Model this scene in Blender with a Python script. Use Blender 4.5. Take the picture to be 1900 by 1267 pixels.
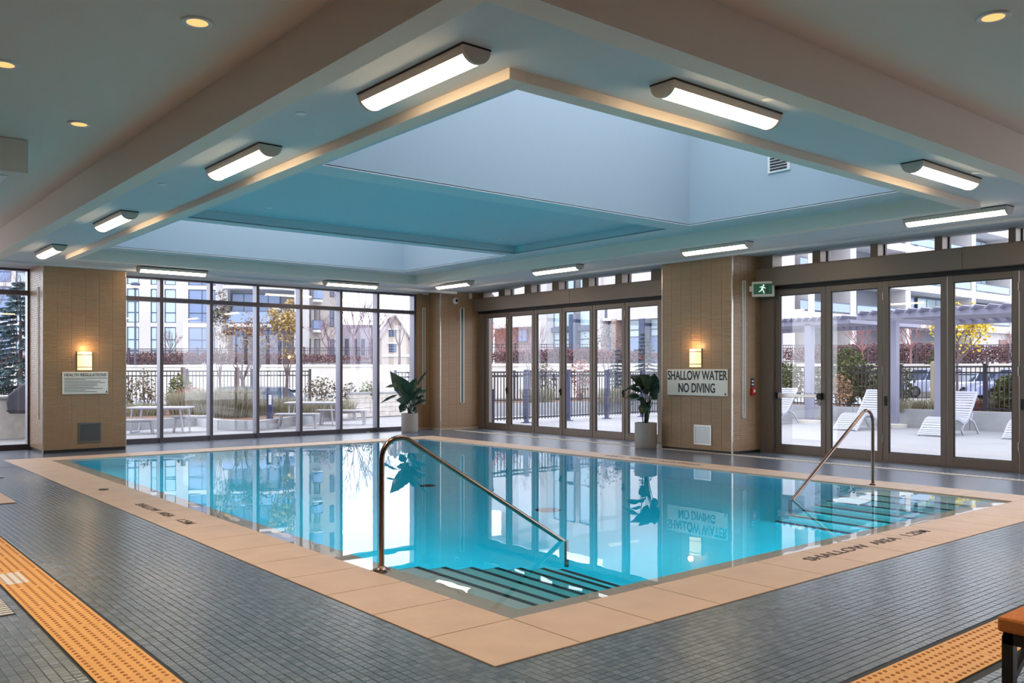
import bpy, math, random
from mathutils import Vector, Matrix
import bmesh
for _o in list(bpy.data.objects): bpy.data.objects.remove(_o)
SC = bpy.context.scene
COL = SC.collection
R = math.radians
# ------------------------------------------------------------------ camera, sky, exposure
EYE = 1.5; FPX = 1620.0; CX, CY = 950.0, 688.5
VX, VY = 0.63631284, 0.77143112            # horizontal view direction
cam_d = bpy.data.cameras.new('camera'); cam = bpy.data.objects.new('camera', cam_d); COL.objects.link(cam)
cam.location = (0, 0, EYE); cam.rotation_euler = (R(90), 0, -math.atan2(VX, VY))
cam_d.sensor_width = 36; cam_d.lens = 36*FPX/1900; cam_d.shift_y = 55/1900; cam_d.clip_end = 500
SC.camera = cam
W = bpy.data.worlds.new('overcast_sky'); SC.world = W; W.use_nodes = True
wn = W.node_tree.nodes; wl = W.node_tree.links
bg = wn['Background']
tc = wn.new('ShaderNodeTexCoord'); mp = wn.new('ShaderNodeMapping'); mp.inputs['Scale'].default_value = (1, 1, 2.5)
nz = wn.new('ShaderNodeTexNoise'); nz.inputs['Scale'].default_value = 1.6; nz.inputs['Detail'].default_value = 4
cr = wn.new('ShaderNodeValToRGB')
cr.color_ramp.elements[0].position = .35; cr.color_ramp.elements[0].color = (.86, .88, 1, 1)
cr.color_ramp.elements[1].position = .65; cr.color_ramp.elements[1].color = (.97, .97, 1, 1)
wl.new(tc.outputs['Generated'], mp.inputs['Vector']); wl.new(mp.outputs[0], nz.inputs['Vector'])
wl.new(nz.outputs['Fac'], cr.inputs[0]); wl.new(cr.outputs[0], bg.inputs['Color'])
bg.inputs['Strength'].default_value = 2.7
SC.view_settings.view_transform = 'Standard'; SC.view_settings.look = 'None'
SC.view_settings.gamma = 1; SC.view_settings.use_curve_mapping = False
SC.view_settings.exposure = 0.42
LAMP_E = 15.0        # emission of the ceiling tubes
DOWN_W = 120.0       # watts per recessed downlight
POOL_W = 18.0       # watts per added underwater light
cy = SC.cycles
cy.use_denoising = True; cy.max_bounces = 10; cy.diffuse_bounces = 4; cy.glossy_bounces = 5
cy.transmission_bounces = 8; cy.transparent_max_bounces = 24; cy.volume_bounces = 0
cy.sample_clamp_indirect = 4.0; cy.caustics_reflective = False; cy.caustics_refractive = True; cy.blur_glossy = .5
# ------------------------------------------------------------------ helpers
def P(u, v, x=None, y=None, z=None):
    """where the sight line of photo pixel u, v meets the plane x=, y= or z="""
    dx = VX + (u-CX)/FPX*VY; dy = VY - (u-CX)/FPX*VX; dz = (CY-v)/FPX
    t = x/dx if x is not None else y/dy if y is not None else (z-EYE)/dz
    return Vector((t*dx, t*dy, EYE+t*dz))
def D(u, v, w):
    """point seen at photo pixel u, v at distance w along the view axis"""
    a = (u-CX)/FPX
    return Vector((w*(VX+a*VY), w*(VY-a*VX), EYE+w*(CY-v)/FPX))
class MB:
    def __init__(s): s.v = []; s.f = []
    def box(s, x0, x1, y0, y1, z0, z1, M=None):
        if x0 > x1: x0, x1 = x1, x0
        if y0 > y1: y0, y1 = y1, y0
        if z0 > z1: z0, z1 = z1, z0
        p = [(x0,y0,z0),(x1,y0,z0),(x1,y1,z0),(x0,y1,z0),(x0,y0,z1),(x1,y0,z1),(x1,y1,z1),(x0,y1,z1)]
        if M is not None: p = [tuple(M @ Vector(q)) for q in p]
        n = len(s.v); s.v += p
        s.f += [tuple(n+i for i in q) for q in ((0,3,2,1),(4,5,6,7),(0,1,5,4),(1,2,6,5),(2,3,7,6),(3,0,4,7))]
        return s
    def bar(s, a, b, w, h=None, up=(0,0,1)):
        a = Vector(a); b = Vector(b); h = h or w; d = (b-a).normalized(); up = Vector(up)
        if abs(d.dot(up)) > .99: up = Vector((1, 0, 0))
        r = d.cross(up).normalized(); q = r.cross(d)
        n = len(s.v)
        for e in (a, b):
            for i, j in ((-1,-1),(1,-1),(1,1),(-1,1)): s.v.append(tuple(e + r*(w/2*i) + q*(h/2*j)))
        s.f += [tuple(n+i for i in q) for q in ((0,1,2,3),(7,6,5,4),(0,4,5,1),(1,5,6,2),(2,6,7,3),(3,7,4,0))]
        return s
    def tube(s, pts, r, n=8, cap=True):
        pts = [Vector(p) for p in pts]; m = len(pts)
        rr = r if isinstance(r, (list, tuple)) else [r]*m
        base = len(s.v); nrm = None
        for i, p in enumerate(pts):
            d = (pts[min(i+1, m-1)] - pts[max(i-1, 0)]).normalized()
            if nrm is None:
                nrm = d.cross(Vector((0,0,1)))
                if nrm.length < .05: nrm = Vector((1,0,0))
            nrm = (nrm - d*nrm.dot(d)).normalized(); bn = d.cross(nrm)
            for k in range(n):
                a = 2*math.pi*k/n
                s.v.append(tuple(p + (nrm*math.cos(a) + bn*math.sin(a))*rr[i]))
        for i in range(m-1):
            for k in range(n):
                a = base+i*n+k; b = base+i*n+(k+1) % n
                s.f.append((a, b, b+n, a+n))
        if cap:
            s.f.append(tuple(base+k for k in range(n))[::-1]); s.f.append(tuple(base+(m-1)*n+k for k in range(n)))
        return s
    def lathe(s, prof, c=(0,0,0), n=24):
        base = len(s.v)
        for r, z in prof:
            for k in range(n):
                a = 2*math.pi*k/n; s.v.append((c[0]+r*math.cos(a), c[1]+r*math.sin(a), c[2]+z))
        for i in range(len(prof)-1):
            for k in range(n):
                a = base+i*n+k; b = base+i*n+(k+1) % n
                s.f.append((a, b, b+n, a+n))
        if prof[0][0] > 1e-6: s.f.append(tuple(base+k for k in range(n))[::-1])
        if prof[-1][0] > 1e-6: s.f.append(tuple(base+(len(prof)-1)*n+k for k in range(n)))
        return s
    def prism(s, poly, axis, a, b):
        """poly in the two other axes (in order), extruded along axis from a to b"""
        n = len(s.v); m = len(poly)
        for t in (a, b):
            for p, q in poly:
                s.v.append({'x': (t, p, q), 'y': (p, t, q), 'z': (p, q, t)}[axis])
        s.f.append(tuple(n+i for i in range(m))); s.f.append(tuple(n+m+i for i in range(m))[::-1])
        for i in range(m):
            j = (i+1) % m; s.f.append((n+i, n+m+i, n+m+j, n+j))
        return s
    def quad(s, *p):
        n = len(s.v); s.v += [tuple(q) for q in p]; s.f.append(tuple(range(n, n+len(p)))); return s
    def mesh(s, name, mat, smooth=False):
        me = bpy.data.meshes.new(name); me.from_pydata(s.v, [], s.f)
        if smooth:
            me.polygons.foreach_set('use_smooth', [True]*len(me.polygons))
        bm = bmesh.new(); bm.from_mesh(me)
        if len(bm.faces) < 60000: bmesh.ops.recalc_face_normals(bm, faces=bm.faces)
        bm.to_mesh(me); bm.free()
        me.materials.append(mat); me.update()
        if smooth: me.set_sharp_from_angle(angle=R(40))
        return me
def obj(name, mb, mat, parent=None, smooth=False, bev=0, world=False, **kw):
    me = mb if isinstance(mb, bpy.types.Mesh) else mb.mesh(name, mat, smooth)
    o = bpy.data.objects.new(name, me); COL.objects.link(o)
    if parent is not None:
        o.parent = parent
        if world:
            q = parent; t = Vector((0,0,0))
            while q is not None: t += q.location; q = q.parent
            o.location = -t
    if bev:
        m = o.modifiers.new('bevel', 'BEVEL'); m.width = bev; m.segments = 2; m.limit_method = 'ANGLE'; m.angle_limit = R(50)
    for k, v in kw.items(): o[k] = v
    return o
def thing(name, label, cat, loc=(0,0,0), rz=0, group=None, kind=None):
    o = bpy.data.objects.new(name, None); COL.objects.link(o); o.empty_display_size = .1
    o.location = loc; o.rotation_euler = (0, 0, rz)
    if label: o['label'] = label
    if cat: o['category'] = cat
    if group: o['group'] = group
    if kind: o['kind'] = kind
    return o
def struct(name, mb, mat, parent=None, **kw):
    if parent is None: kw['kind'] = 'structure'
    return obj(name, mb, mat, parent, **kw)
def sgroup(name, loc=(0,0,0), rz=0, label=None): 
    o = thing(name, label, None, loc, rz, kind='structure'); return o
def dup(root, loc, rz, label, name=None):
    r = root.copy(); COL.objects.link(r); r.location = loc; r.rotation_euler = (0, 0, rz); r['label'] = label
    def rec(a, b):
        for ch in list(a.children):
            if ch is r: continue
            c = ch.copy(); COL.objects.link(c); c.parent = b; rec(ch, c)
    rec(root, r)
    return r
def text(name, body, size, mat, parent, loc, rot, sx=1, ext=.002, align='LEFT', bold=0, **kw):
    cu = bpy.data.curves.new(name, 'FONT'); cu.body = body; cu.size = size; cu.extrude = ext; cu.align_x = align
    cu.offset = bold; cu.materials.append(mat)
    t = bpy.data.objects.new(name, cu); COL.objects.link(t); dg = bpy.context.evaluated_depsgraph_get()
    me = bpy.data.meshes.new_from_object(t.evaluated_get(dg)); bpy.data.objects.remove(t)
    if not me.materials: me.materials.append(mat)
    o = bpy.data.objects.new(name, me); COL.objects.link(o); o.parent = parent
    o.location = loc; o.rotation_euler = rot; o.scale = (sx, 1, 1)
    for k, v in kw.items(): o[k] = v
    return o
# ------------------------------------------------------------------ materials
def srgb(r, g, b):
    f = lambda c: (c/255/12.92) if c/255 <= .04045 else ((c/255+.055)/1.055)**2.4
    return (f(r), f(g), f(b), 1)
def mat(name, col, rough=.6, metal=0, spec=.5, var=0, vscale=5, bump=0, bscale=80, emit=0, coords='Object', stretch=(1,1,1), coat=0):
    m = bpy.data.materials.new(name); m.use_nodes = True; N = m.node_tree.nodes; L = m.node_tree.links
    b = N['Principled BSDF']; b.inputs['Base Color'].default_value = col; b.inputs['Roughness'].default_value = rough
    b.inputs['Metallic'].default_value = metal; b.inputs['Specular IOR Level'].default_value = spec
    if coat: b.inputs['Coat Weight'].default_value = coat; b.inputs['Coat Roughness'].default_value = .1
    if emit: b.inputs['Emission Color'].default_value = col; b.inputs['Emission Strength'].default_value = emit
    if var or bump:
        t = N.new('ShaderNodeTexCoord'); mpn = N.new('ShaderNodeMapping'); mpn.inputs['Scale'].default_value = stretch
        if coords == 'World':
            g = N.new('ShaderNodeNewGeometry'); L.new(g.outputs['Position'], mpn.inputs['Vector'])
        else: L.new(t.outputs[coords], mpn.inputs['Vector'])
    if var:
        n = N.new('ShaderNodeTexNoise'); n.inputs['Scale'].default_value = vscale; n.inputs['Detail'].default_value = 5
        L.new(mpn.outputs[0], n.inputs['Vector'])
        mr = N.new('ShaderNodeMapRange'); mr.inputs['From Min'].default_value = .3; mr.inputs['From Max'].default_value = .7
        mr.inputs['To Min'].default_value = 1-var; mr.inputs['To Max'].default_value = 1+var
        L.new(n.outputs['Fac'], mr.inputs['Value'])
        mx = N.new('ShaderNodeVectorMath'); mx.operation = 'SCALE'; mx.inputs[0].default_value = col[:3]
        L.new(mr.outputs[0], mx.inputs['Scale']); L.new(mx.outputs[0], b.inputs['Base Color'])
    if bump:
        n2 = N.new('ShaderNodeTexNoise'); n2.inputs['Scale'].default_value = bscale; n2.inputs['Detail'].default_value = 3
        L.new(mpn.outputs[0], n2.inputs['Vector'])
        bp = N.new('ShaderNodeBump'); bp.inputs['Strength'].default_value = bump; bp.inputs['Distance'].default_value = .01
        L.new(n2.outputs['Fac'], bp.inputs['Height']); L.new(bp.outputs[0], b.inputs['Normal'])
    return m
def tilemat(name, c1, c2, mortar, w, h, gap, rough=.35, axes='xy', offset=0, bump=.3, spec=.5, island=False):
    """small tiles drawn by a brick texture in world metres (too small to pick apart)"""
    m = bpy.data.materials.new(name); m.use_nodes = True; N = m.node_tree.nodes; L = m.node_tree.links
    b = N['Principled BSDF']; b.inputs['Roughness'].default_value = rough; b.inputs['Specular IOR Level'].default_value = spec
    g = N.new('ShaderNodeNewGeometry'); sp = N.new('ShaderNodeSeparateXYZ'); cb = N.new('ShaderNodeCombineXYZ')
    L.new(g.outputs['Position'], sp.inputs[0])
    L.new(sp.outputs['XYZ'.index(axes[0].upper())], cb.inputs[0]); L.new(sp.outputs['XYZ'.index(axes[1].upper())], cb.inputs[1])
    br = N.new('ShaderNodeTexBrick'); br.offset = offset; br.inputs['Scale'].default_value = 1
    br.inputs['Brick Width'].default_value = w; br.inputs['Row Height'].default_value = h; br.inputs['Mortar Size'].default_value = gap
    br.inputs['Color1'].default_value = c1; br.inputs['Color2'].default_value = c2; br.inputs['Mortar'].default_value = mortar
    L.new(cb.outputs[0], br.inputs['Vector']); L.new(br.outputs['Color'], b.inputs['Base Color'])
    bp = N.new('ShaderNodeBump'); bp.inputs['Strength'].default_value = bump; bp.inputs['Distance'].default_value = .002; bp.invert = True
    L.new(br.outputs['Fac'], bp.inputs['Height']); L.new(bp.outputs[0], b.inputs['Normal'])
    return m
def islandmat(name, c1, c2, rough=.4, spec=.5, use_object=False):
    m = bpy.data.materials.new(name); m.use_nodes = True; N = m.node_tree.nodes; L = m.node_tree.links
    b = N['Principled BSDF']; b.inputs['Roughness'].default_value = rough; b.inputs['Specular IOR Level'].default_value = spec
    if use_object: src = N.new('ShaderNodeObjectInfo').outputs['Random']
    else: src = N.new('ShaderNodeNewGeometry').outputs['Random Per Island']
    r = N.new('ShaderNodeValToRGB'); r.color_ramp.elements[0].color = c1; r.color_ramp.elements[1].color = c2
    L.new(src, r.inputs[0]); L.new(r.outputs[0], b.inputs['Base Color'])
    return m
def glassmat(name, tint=(.96, .98, 1, 1), boost=1.0):
    m = bpy.data.materials.new(name); m.use_nodes = True; N = m.node_tree.nodes; L = m.node_tree.links
    N.remove(N['Principled BSDF']); out = N['Material Output']
    t = N.new('ShaderNodeBsdfTransparent'); t.inputs[0].default_value = tint
    g = N.new('ShaderNodeBsdfGlossy'); g.inputs['Roughness'].default_value = .01
    ge = N.new('ShaderNodeNewGeometry'); dt = N.new('ShaderNodeVectorMath'); dt.operation = 'DOT_PRODUCT'
    L.new(ge.outputs['Incoming'], dt.inputs[0]); L.new(ge.outputs['Normal'], dt.inputs[1])
    def mth(op, a, b=None):
        n = N.new('ShaderNodeMath'); n.operation = op
        for i, q in enumerate((a, b)):
            if q is None: continue
            if isinstance(q, (int, float)): n.inputs[i].default_value = q
            else: L.new(q, n.inputs[i])
        return n.outputs[0]
    c_ = mth('ABSOLUTE', dt.outputs['Value']); p5 = mth('POWER', mth('SUBTRACT', 1.0, c_), 5.0)
    fr = mth('MULTIPLY', mth('ADD', mth('MULTIPLY', p5, .96), .04), boost)
    x = N.new('ShaderNodeMixShader'); L.new(fr, x.inputs[0])
    L.new(t.outputs[0], x.inputs[1]); L.new(g.outputs[0], x.inputs[2]); L.new(x.outputs[0], out.inputs[0])
    return m
def emitmat(name, col, e, base=(.8, .8, .8, 1)):
    m = bpy.data.materials.new(name); m.use_nodes = True; N = m.node_tree.nodes; L = m.node_tree.links
    b = N['Principled BSDF']; b.inputs['Base Color'].default_value = base
    b.inputs['Emission Color'].default_value = col; b.inputs['Emission Strength'].default_value = e
    return m
M_CEIL = mat('ceiling_paint', (.85, .75, .65, 1), .85, bump=.15, bscale=60, coords='World')
M_SOFF = mat('soffit_paint', (.68, .70, .71, 1), .85, bump=.12, bscale=60, coords='World')
M_WELL = mat('skylight_shaft_tint', (.42, .51, .57, 1), .85, bump=.1, bscale=60, coords='World')  # bluish cast of sky and pool bounce put into the shaft colour
M_PANEL = mat('recess_bounce_tint', (.52, .64, .68, 1), .85, bump=.1, bscale=60, coords='World')  # teal cast of the pool bounce put into the recess colour
M_GROUT = mat('tile_grout', srgb(54, 60, 66), .8)
M_DECKT = islandmat('deck_tile_glaze', srgb(76, 90, 101), srgb(97, 111, 122), .27, spec=.9)
M_DECKO = islandmat('deck_tile_glaze_single', srgb(76, 90, 101), srgb(97, 111, 122), .27, spec=.9, use_object=True)
M_DECK = tilemat('deck_mosaic', srgb(84, 96, 112), srgb(100, 112, 128), srgb(62, 67, 72), .0508, .0508, .002, .25, spec=1.0)
M_COPE = mat('coping_stone', srgb(203, 173, 148), .5, var=.07, vscale=3, bump=.06, bscale=150, coords='World')
M_CLAD = islandmat('wall_tile_ceramic', srgb(164, 130, 96), srgb(172, 138, 103), .4)
M_CLADG = mat('wall_tile_grout', srgb(200, 178, 150), .8)
M_BRONZE = mat('bronze_aluminium', srgb(134, 119, 108), .4, metal=.2)
M_FRAME = mat('curtain_wall_frame', srgb(88, 82, 90), .35, metal=.4)
M_MULL = mat('mullion_side', srgb(150, 148, 162), .35, metal=.3)
M_DARK = mat('black_gasket', srgb(28, 26, 28), .5)
M_CHROME = mat('edge_trim_metal', srgb(200, 196, 190), .25, metal=.8)
M_STEEL = mat('rail_steel', srgb(140, 118, 108), .2, metal=1)
M_GLASS = glassmat('window_glass', boost=1.3)
M_WHITE = mat('white_enamel', srgb(232, 232, 228), .4)
M_SIGN = mat('sign_board', srgb(246, 243, 234), .4)
M_BLACK = mat('black_paint', srgb(22, 22, 24), .4)
M_TUBE = emitmat('tube_diffuser', (1, .74, .45, 1), LAMP_E)
M_FIXT = mat('fixture_body', srgb(206, 196, 184), .5)
# ------------------------------------------------------------------ setting: floor
X0, X1, Y0, Y1 = 2.75, 11.45, 3.47, 16.80          # outer edge of the coping
IX0, IX1, IY0, IY1 = 3.36, 10.84, 4.08, 16.19      # inner edge of the slabs
WX, WY = 14.0, 18.85                               # door wall, window wall
NX, NY0, NY1 = (0.0, 2.75), 1.2, 9.8
mb = MB()
def flat(m, x0, x1, y0, y1, z): m.quad((x0,y0,z),(x1,y0,z),(x1,y1,z),(x0,y1,z))
flat(mb, -5, 0, -4, 18.9, 0); flat(mb, 0, 2.75, 15.5256, 18.9, 0); flat(mb, 2.75, 14.3, Y1, 18.9, 0)
flat(mb, X1, 14.3, Y0, Y1, 0); flat(mb, 11.43, 14.3, 1.2, Y0, 0); flat(mb, 0, 14.3, -4, 1.2, 0)
floor = obj('floor', mb, M_DECK, kind='structure')
g = MB(); flat(g, -5, 2.76, -4, 18.9, -.004); flat(g, 2.76, 14.3, -4, Y0+.01, -.004)
obj('grout_bed', g, M_GROUT, floor)
rng = random.Random(3)
def seen(x, y):
    w = x*VX + y*VY
    if w < 2.6: return None
    u = CX + FPX*(x*VY - y*VX)/w; v = CY + FPX*EYE/w
    return (0 if -25 < u < 1925 and v < 1275 else 1, w) if -1700 < u < 2500 and v < 1700 else None
T = .0508; tl = []
for i in range(0, 225):
    for j in range(0, 282):
        x = i*T + .0254; y = 1.2 + j*T
        if x > 11.43 or (x > 2.727 and y > Y0-.025): continue
        if 1.105 < x < 1.475 and y > 1.8: continue
        if 1.86 < y < 2.225 and x > 1.1: continue
        if 1.33 < x < 1.99 and 11.23 < y < 12.47: continue
        if .84 < x < 1.08 and 6.1 < y < 7.0: continue
        w = seen(x, y)
        if w and w[1] < 16.5: tl.append((w, x, y))
tl.sort(); singles, rest = tl[:300], tl[300:]
def tile_mb(m, x, y, h, k):
    a = T/2-.0016; b = a-.0025; n = len(m.v); dz = k
    for s, z in ((a, -.004), (a, -.0012), (b, 0)):
        for p, q in ((-1,-1),(1,-1),(1,1),(-1,1)): m.v.append((x+s*p, y+s*q, z + (dz if z > -.004 else 0)))
    for lv in (1,):   # bevel
        for q in range(4): m.f.append((n+4+q, n+4+(q+1) % 4, n+8+(q+1) % 4, n+8+q))
    for q in range(4): m.f.append((n+q, n+(q+1) % 4, n+4+(q+1) % 4, n+4+q))
    m.f.append((n+8, n+9, n+10, n+11))
tv = []
for k in range(3):
    m = MB(); tile_mb(m, 0, 0, 0, (.0, .0004, -.0003)[k]); tv.append(m.mesh('deck_tile', M_DECKO))
for w, x, y in singles:
    o = bpy.data.objects.new('deck_tile', rng.choice(tv)); COL.objects.link(o); o.parent = floor; o.location = (x, y, 0)
m = MB()
for w, x, y in rest: tile_mb(m, x, y, 0, rng.uniform(-.0004, .0004))
obj('deck_mosaic', m, M_DECKT, floor, kind='stuff')
# tactile warning strips -------------------------------------------------
M_TACT = mat('tactile_yellow', srgb(226, 166, 88), .5, var=.04, vscale=4, coords='World')
M_DOME = mat('tactile_dome', srgb(176, 112, 58), .6)
M_TACW = mat('tactile_worn_white', srgb(226, 222, 218), .5)
def tact_tile(along, mt):
    m = MB(); m.box(-.159, .159, 0.0015, .6085, 0, .006); t = m.mesh('tactile_tile', mt)
    d = MB()
    for i in range(6):
        for j in range(12):
            cx = -.131+i*.0525; cyy = .026 + j*.0508 + (.025 if i % 2 else 0)
            if cyy > .6: continue
            n = len(d.v)
            for rr, z in ((.0125, .006), (.008, .0105)):
                for k in range(6): d.v.append((cx+rr*math.cos(k*math.pi/3), cyy+rr*math.sin(k*math.pi/3), z))
            for k in range(6): d.f.append((n+k, n+(k+1) % 6, n+6+(k+1) % 6, n+6+k))
            d.f.append(tuple(n+6+k for k in range(6)))
    return t, d
TT, DD = tact_tile('y', M_TACT); TW, _ = tact_tile('y', M_TACW); DM = DD.mesh('dome', M_DOME)
def strip(label, ox, oy, rz, n, white=()):
    s = thing('tactile_strip', label, 'tactile strip', (ox, oy, 0), rz, kind='thing')
    for k in range(n):
        o = obj('tactile_tile', TW if k in white else TT, None, s); o.location = (0, k*.61, 0)
        o2 = obj('dome', DM, None, o, kind='stuff')
    return s
strip('long yellow domed warning strip crossing the bottom left of the deck', 1.29, 1.9, 0, 13, white=())
strip('yellow domed warning strip beside the orange stool at lower right', 7.3, 2.04, R(90), 9)
o = obj('worn_patch', MB().box(1.15, 1.30, 6.95, 7.35, .006, .0072), M_TACW); o['label'] = 'white worn patch on the yellow strip at the left edge'; o['category'] = 'floor marking'
# beige raised paving corner at far left of deck
o = obj('paving_slab', MB().box(1.35, 1.97, 11.25, 12.45, .0, .012), M_COPE, bev=.003); o['label'] = 'small beige slab set in the grey deck at the left edge'; o['category'] = 'slab'
gr = thing('floor_grate', 'white slotted floor grate beside the yellow strip at lower left', 'grate', (.96, 6.55, 0))
gm = MB().box(-.11, .11, -.44, .44, -.02, .0)
obj('grate_tray', gm, M_DARK, gr)
for i in range(2):
    for k in range(16):
        obj('slat', MB().box(-.10+i*.105, -.005+i*.105, -.425+k*.054, -.40+k*.054, 0, .006), M_WHITE, gr)
o = obj('deck_joint_cover', MB().box(1.6, 2.30, 14.02, 14.07, 0, .008), M_BLACK); o['label'] = 'dark metal strip on the deck at the far left edge'; o['category'] = 'cover strip'
# pale tactile strip in front of the folding doors
ds = thing('door_tactile_strip', 'pale ribbed strip in the deck along the folding doors', 'tactile strip', (13.0, 4.0, 0))
M_PALE = mat('pale_rib', srgb(206, 194, 176), .5)
sm = MB()
sm.box(-.085, .085, 0, 14.0, 0, .004); obj('strip_base', sm, mat('pale_strip', srgb(182, 176, 170), .5), ds)
sm = MB()
for k in range(175): 
    for q in (-.055, 0, .055): sm.box(q-.02, q+.02, .02+k*.08, .062+k*.08, .004, .009)
obj('rib', sm, M_PALE, ds, kind='stuff')
# ------------------------------------------------------------------ pool
M_BASIN = mat('pool_plaster', (.62, .88, .92, 1), .6, var=.02, vscale=2, coords='World')
M_STEP = mat('pool_step_tile', (.86, .90, .86, 1), .5)
BX0, BX1, BY0, BY1, BZ = 3.60, 10.80, 4.30, 16.17, -1.25
pool = sgroup('pool_basin', label='tiled pool basin')
def wallbox(name, *a, m=M_BASIN, par=pool): return obj(name, MB().box(*a), m, par)
wallbox('basin_floor', BX0-.1, BX1+.1, BY0-.1, BY1+.1, BZ-.1, BZ)
for nm, a in (('basin_wall', (BX0-.12, BX0, BY0-.12, BY1+.12, BZ, -.075)), ('basin_wall', (BX1, BX1+.12, BY0-.12, BY1+.12, BZ, -.02)),
              ('basin_wall', (BX0, BX1, BY0-.12, BY0, BZ, -.075)), ('basin_wall', (BX0, BX1, BY1, BY1+.12, BZ, -.02))): wallbox(nm, *a)
# coping: slabs in a frame, submerged sloping ledge on the two near sides
coping = sgroup('pool_coping', label='beige stone coping')
M_COPED = mat('coping_bed', srgb(96, 78, 68), .8)
cb = MB()
for a in ((X0+.01, IX0-.01, Y0+.01, Y1-.01), (IX1+.01, X1-.01, Y0+.01, Y1-.01), (IX0-.01, IX1+.01, Y0+.01, IY0-.01), (IX0-.01, IX1+.01, IY1+.01, Y1-.01)):
    cb.box(*a, -.2, -.012)
obj('mortar_bed', cb, M_COPED, coping)
SL = .6096
def slab(x0, x1, y0, y1):
    g2 = .0042
    obj('coping_slab', MB().box(x0+g2, x1-g2, y0+g2, y1-g2, -.03, .004), M_COPE, coping, bev=.003)
def cuts(a, b):
    n = max(1, round((b-a)/SL)); return [(a+(b-a)*i/n, a+(b-a)*(i+1)/n) for i in range(n)]
for a, b in cuts(Y0, Y1): slab(X0, IX0, a, b); slab(IX1, X1, a, b)
for a, b in cuts(IX0, IX1): slab(a, b, Y0, IY0); slab(a, b, IY1, Y1)
lm = MB()
lm.quad((IX0-.02, IY0-.02, -.008), (BX0, BY0, -.075), (BX0, BY1+.1, -.075), (IX0-.02, IY1+.02, -.008))
lm.quad((IX0-.02, IY0-.02, -.008), (IX1+.02, IY0-.02, -.008), (IX1+.02, BY0, -.075), (BX0, BY0, -.075))
obj('submerged_ledge', lm, mat('ledge_stone', (.86, .70, .55, 1), .6, var=.05, vscale=3, coords='World'), coping)
# steps in the two near corners, with black nosings
def stairs(label, nose, xw, y0, y1, sgn):
    st = thing('pool_steps', label, 'pool steps', (xw, y0, 0))
    px = xw
    for i, x in enumerate(nose):
        z = -.13 - .165*i
        s = obj('step', MB().box(px, x, y0, y1, BZ+.001, z), M_STEP, st, world=True)
        n = MB().box(x-sgn*.045, x+sgn*.002, y0, y1+.002, z-.0, z+.004); n.box(x-sgn*.0, x+sgn*.003, y0, y1+.003, z-.05, z+.004)
        n.box(px, x, y1, y1+.003, z-.035, z+.004)
        obj('nosing', n, M_BLACK, s, world=True)
        px = x
stairs('submerged steps with black nosings in the near left corner of the pool', (3.81, 4.07, 4.345, 4.61, 4.87, 5.135, 5.36), BX0, BY0, 5.78, 1)
stairs('submerged steps with black nosings in the right corner of the pool', (10.30, 10.02, 9.75, 9.48, 9.21, 8.94, 8.67), BX1, BY0, 5.78, -1)
# water: closed body, refracting, absorbing
def watermat():
    m = bpy.data.materials.new('pool_water'); m.use_nodes = True; N = m.node_tree.nodes; L = m.node_tree.links
    N.remove(N['Principled BSDF']); out = N['Material Output']
    gl = N.new('ShaderNodeBsdfGlass'); gl.inputs['IOR'].default_value = 1.33; gl.inputs['Roughness'].default_value = 0
    gm = N.new('ShaderNodeNewGeometry'); nz = N.new('ShaderNodeTexNoise'); nz.inputs['Scale'].default_value = 1.3; nz.inputs['Detail'].default_value = 2
    L.new(gm.outputs['Position'], nz.inputs['Vector'])
    bp = N.new('ShaderNodeBump'); bp.inputs['Strength'].default_value = .02; bp.inputs['Distance'].default_value = .05
    L.new(nz.outputs['Fac'], bp.inputs['Height']); L.new(bp.outputs[0], gl.inputs['Normal']); L.new(gl.outputs[0], out.inputs['Surface'])
    va = N.new('ShaderNodeVolumeAbsorption'); va.inputs['Color'].default_value = WATER_COL; va.inputs['Density'].default_value = WATER_DEN
    L.new(va.outputs[0], out.inputs['Volume'])
    return m
WATER_COL = (.02, .885, .955, 1); WATER_DEN = 1.15
M_WATER = watermat()
wm = MB().box(IX0-.02, IX1+.02, IY0-.02, IY1+.02, BZ-.05, -.012)
o = obj('pool_water', wm, M_WATER, kind='structure'); o['label'] = 'still turquoise pool water mirroring the windows'
# unseen underwater lights added on the near walls to brighten the water; drains
def unseen_pool_light(label, x, y, rz):
    t = thing('unseen_pool_light', label, 'pool light', (x, y, -.62), rz, group='added underwater lights')
    b = obj('light_ring', MB().lathe([(.10, -.0), (.13, .0), (.13, .02), (.10, .02)], n=20), M_CHROME, t); b.rotation_euler = (R(-90), 0, 0)
    b = obj('lens', MB().lathe([(.0, .012), (.10, .012), (.10, 0)], n=20), emitmat('pool_lens', (.8, .95, 1, 1), 6), t); b.rotation_euler = (R(-90), 0, 0)
    l = bpy.data.lights.new('bulb', 'AREA'); l.shape = 'DISK'; l.size = .22; l.energy = POOL_W; l.color = (.85, .97, 1); l.spread = R(175)
    lo = bpy.data.objects.new('bulb', l); COL.objects.link(lo); lo.parent = t; lo.location = (0, .05, 0); lo.rotation_euler = (R(90), 0, 0)
for y, w_ in ((6.6, 'nearest'), (8.6, 'second'), (10.6, 'third'), (12.6, 'fourth'), (14.6, 'farthest')): unseen_pool_light('added unseen underwater light in the left pool wall, %s of five' % w_, BX0+.001, y, R(-90))
for x, w_ in ((6.2, 'left'), (7.4, 'middle'), (8.4, 'right')): unseen_pool_light('added unseen underwater light in the near pool wall, %s of three' % w_, x, BY0+.001, 0)
def ring(name, label, cat, x, y, z, r, m):
    o = obj(name, MB().lathe([(r, 0), (r*1.0, .012), (r*.7, .016), (0, .016)], (x, y, z), 20), m); o['label'] = label; o['category'] = cat
ring('floor_drain', 'dark round main drain on the pool bottom near the centre', 'drain', 7.26, 8.1, BZ, .16, M_BLACK)
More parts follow.
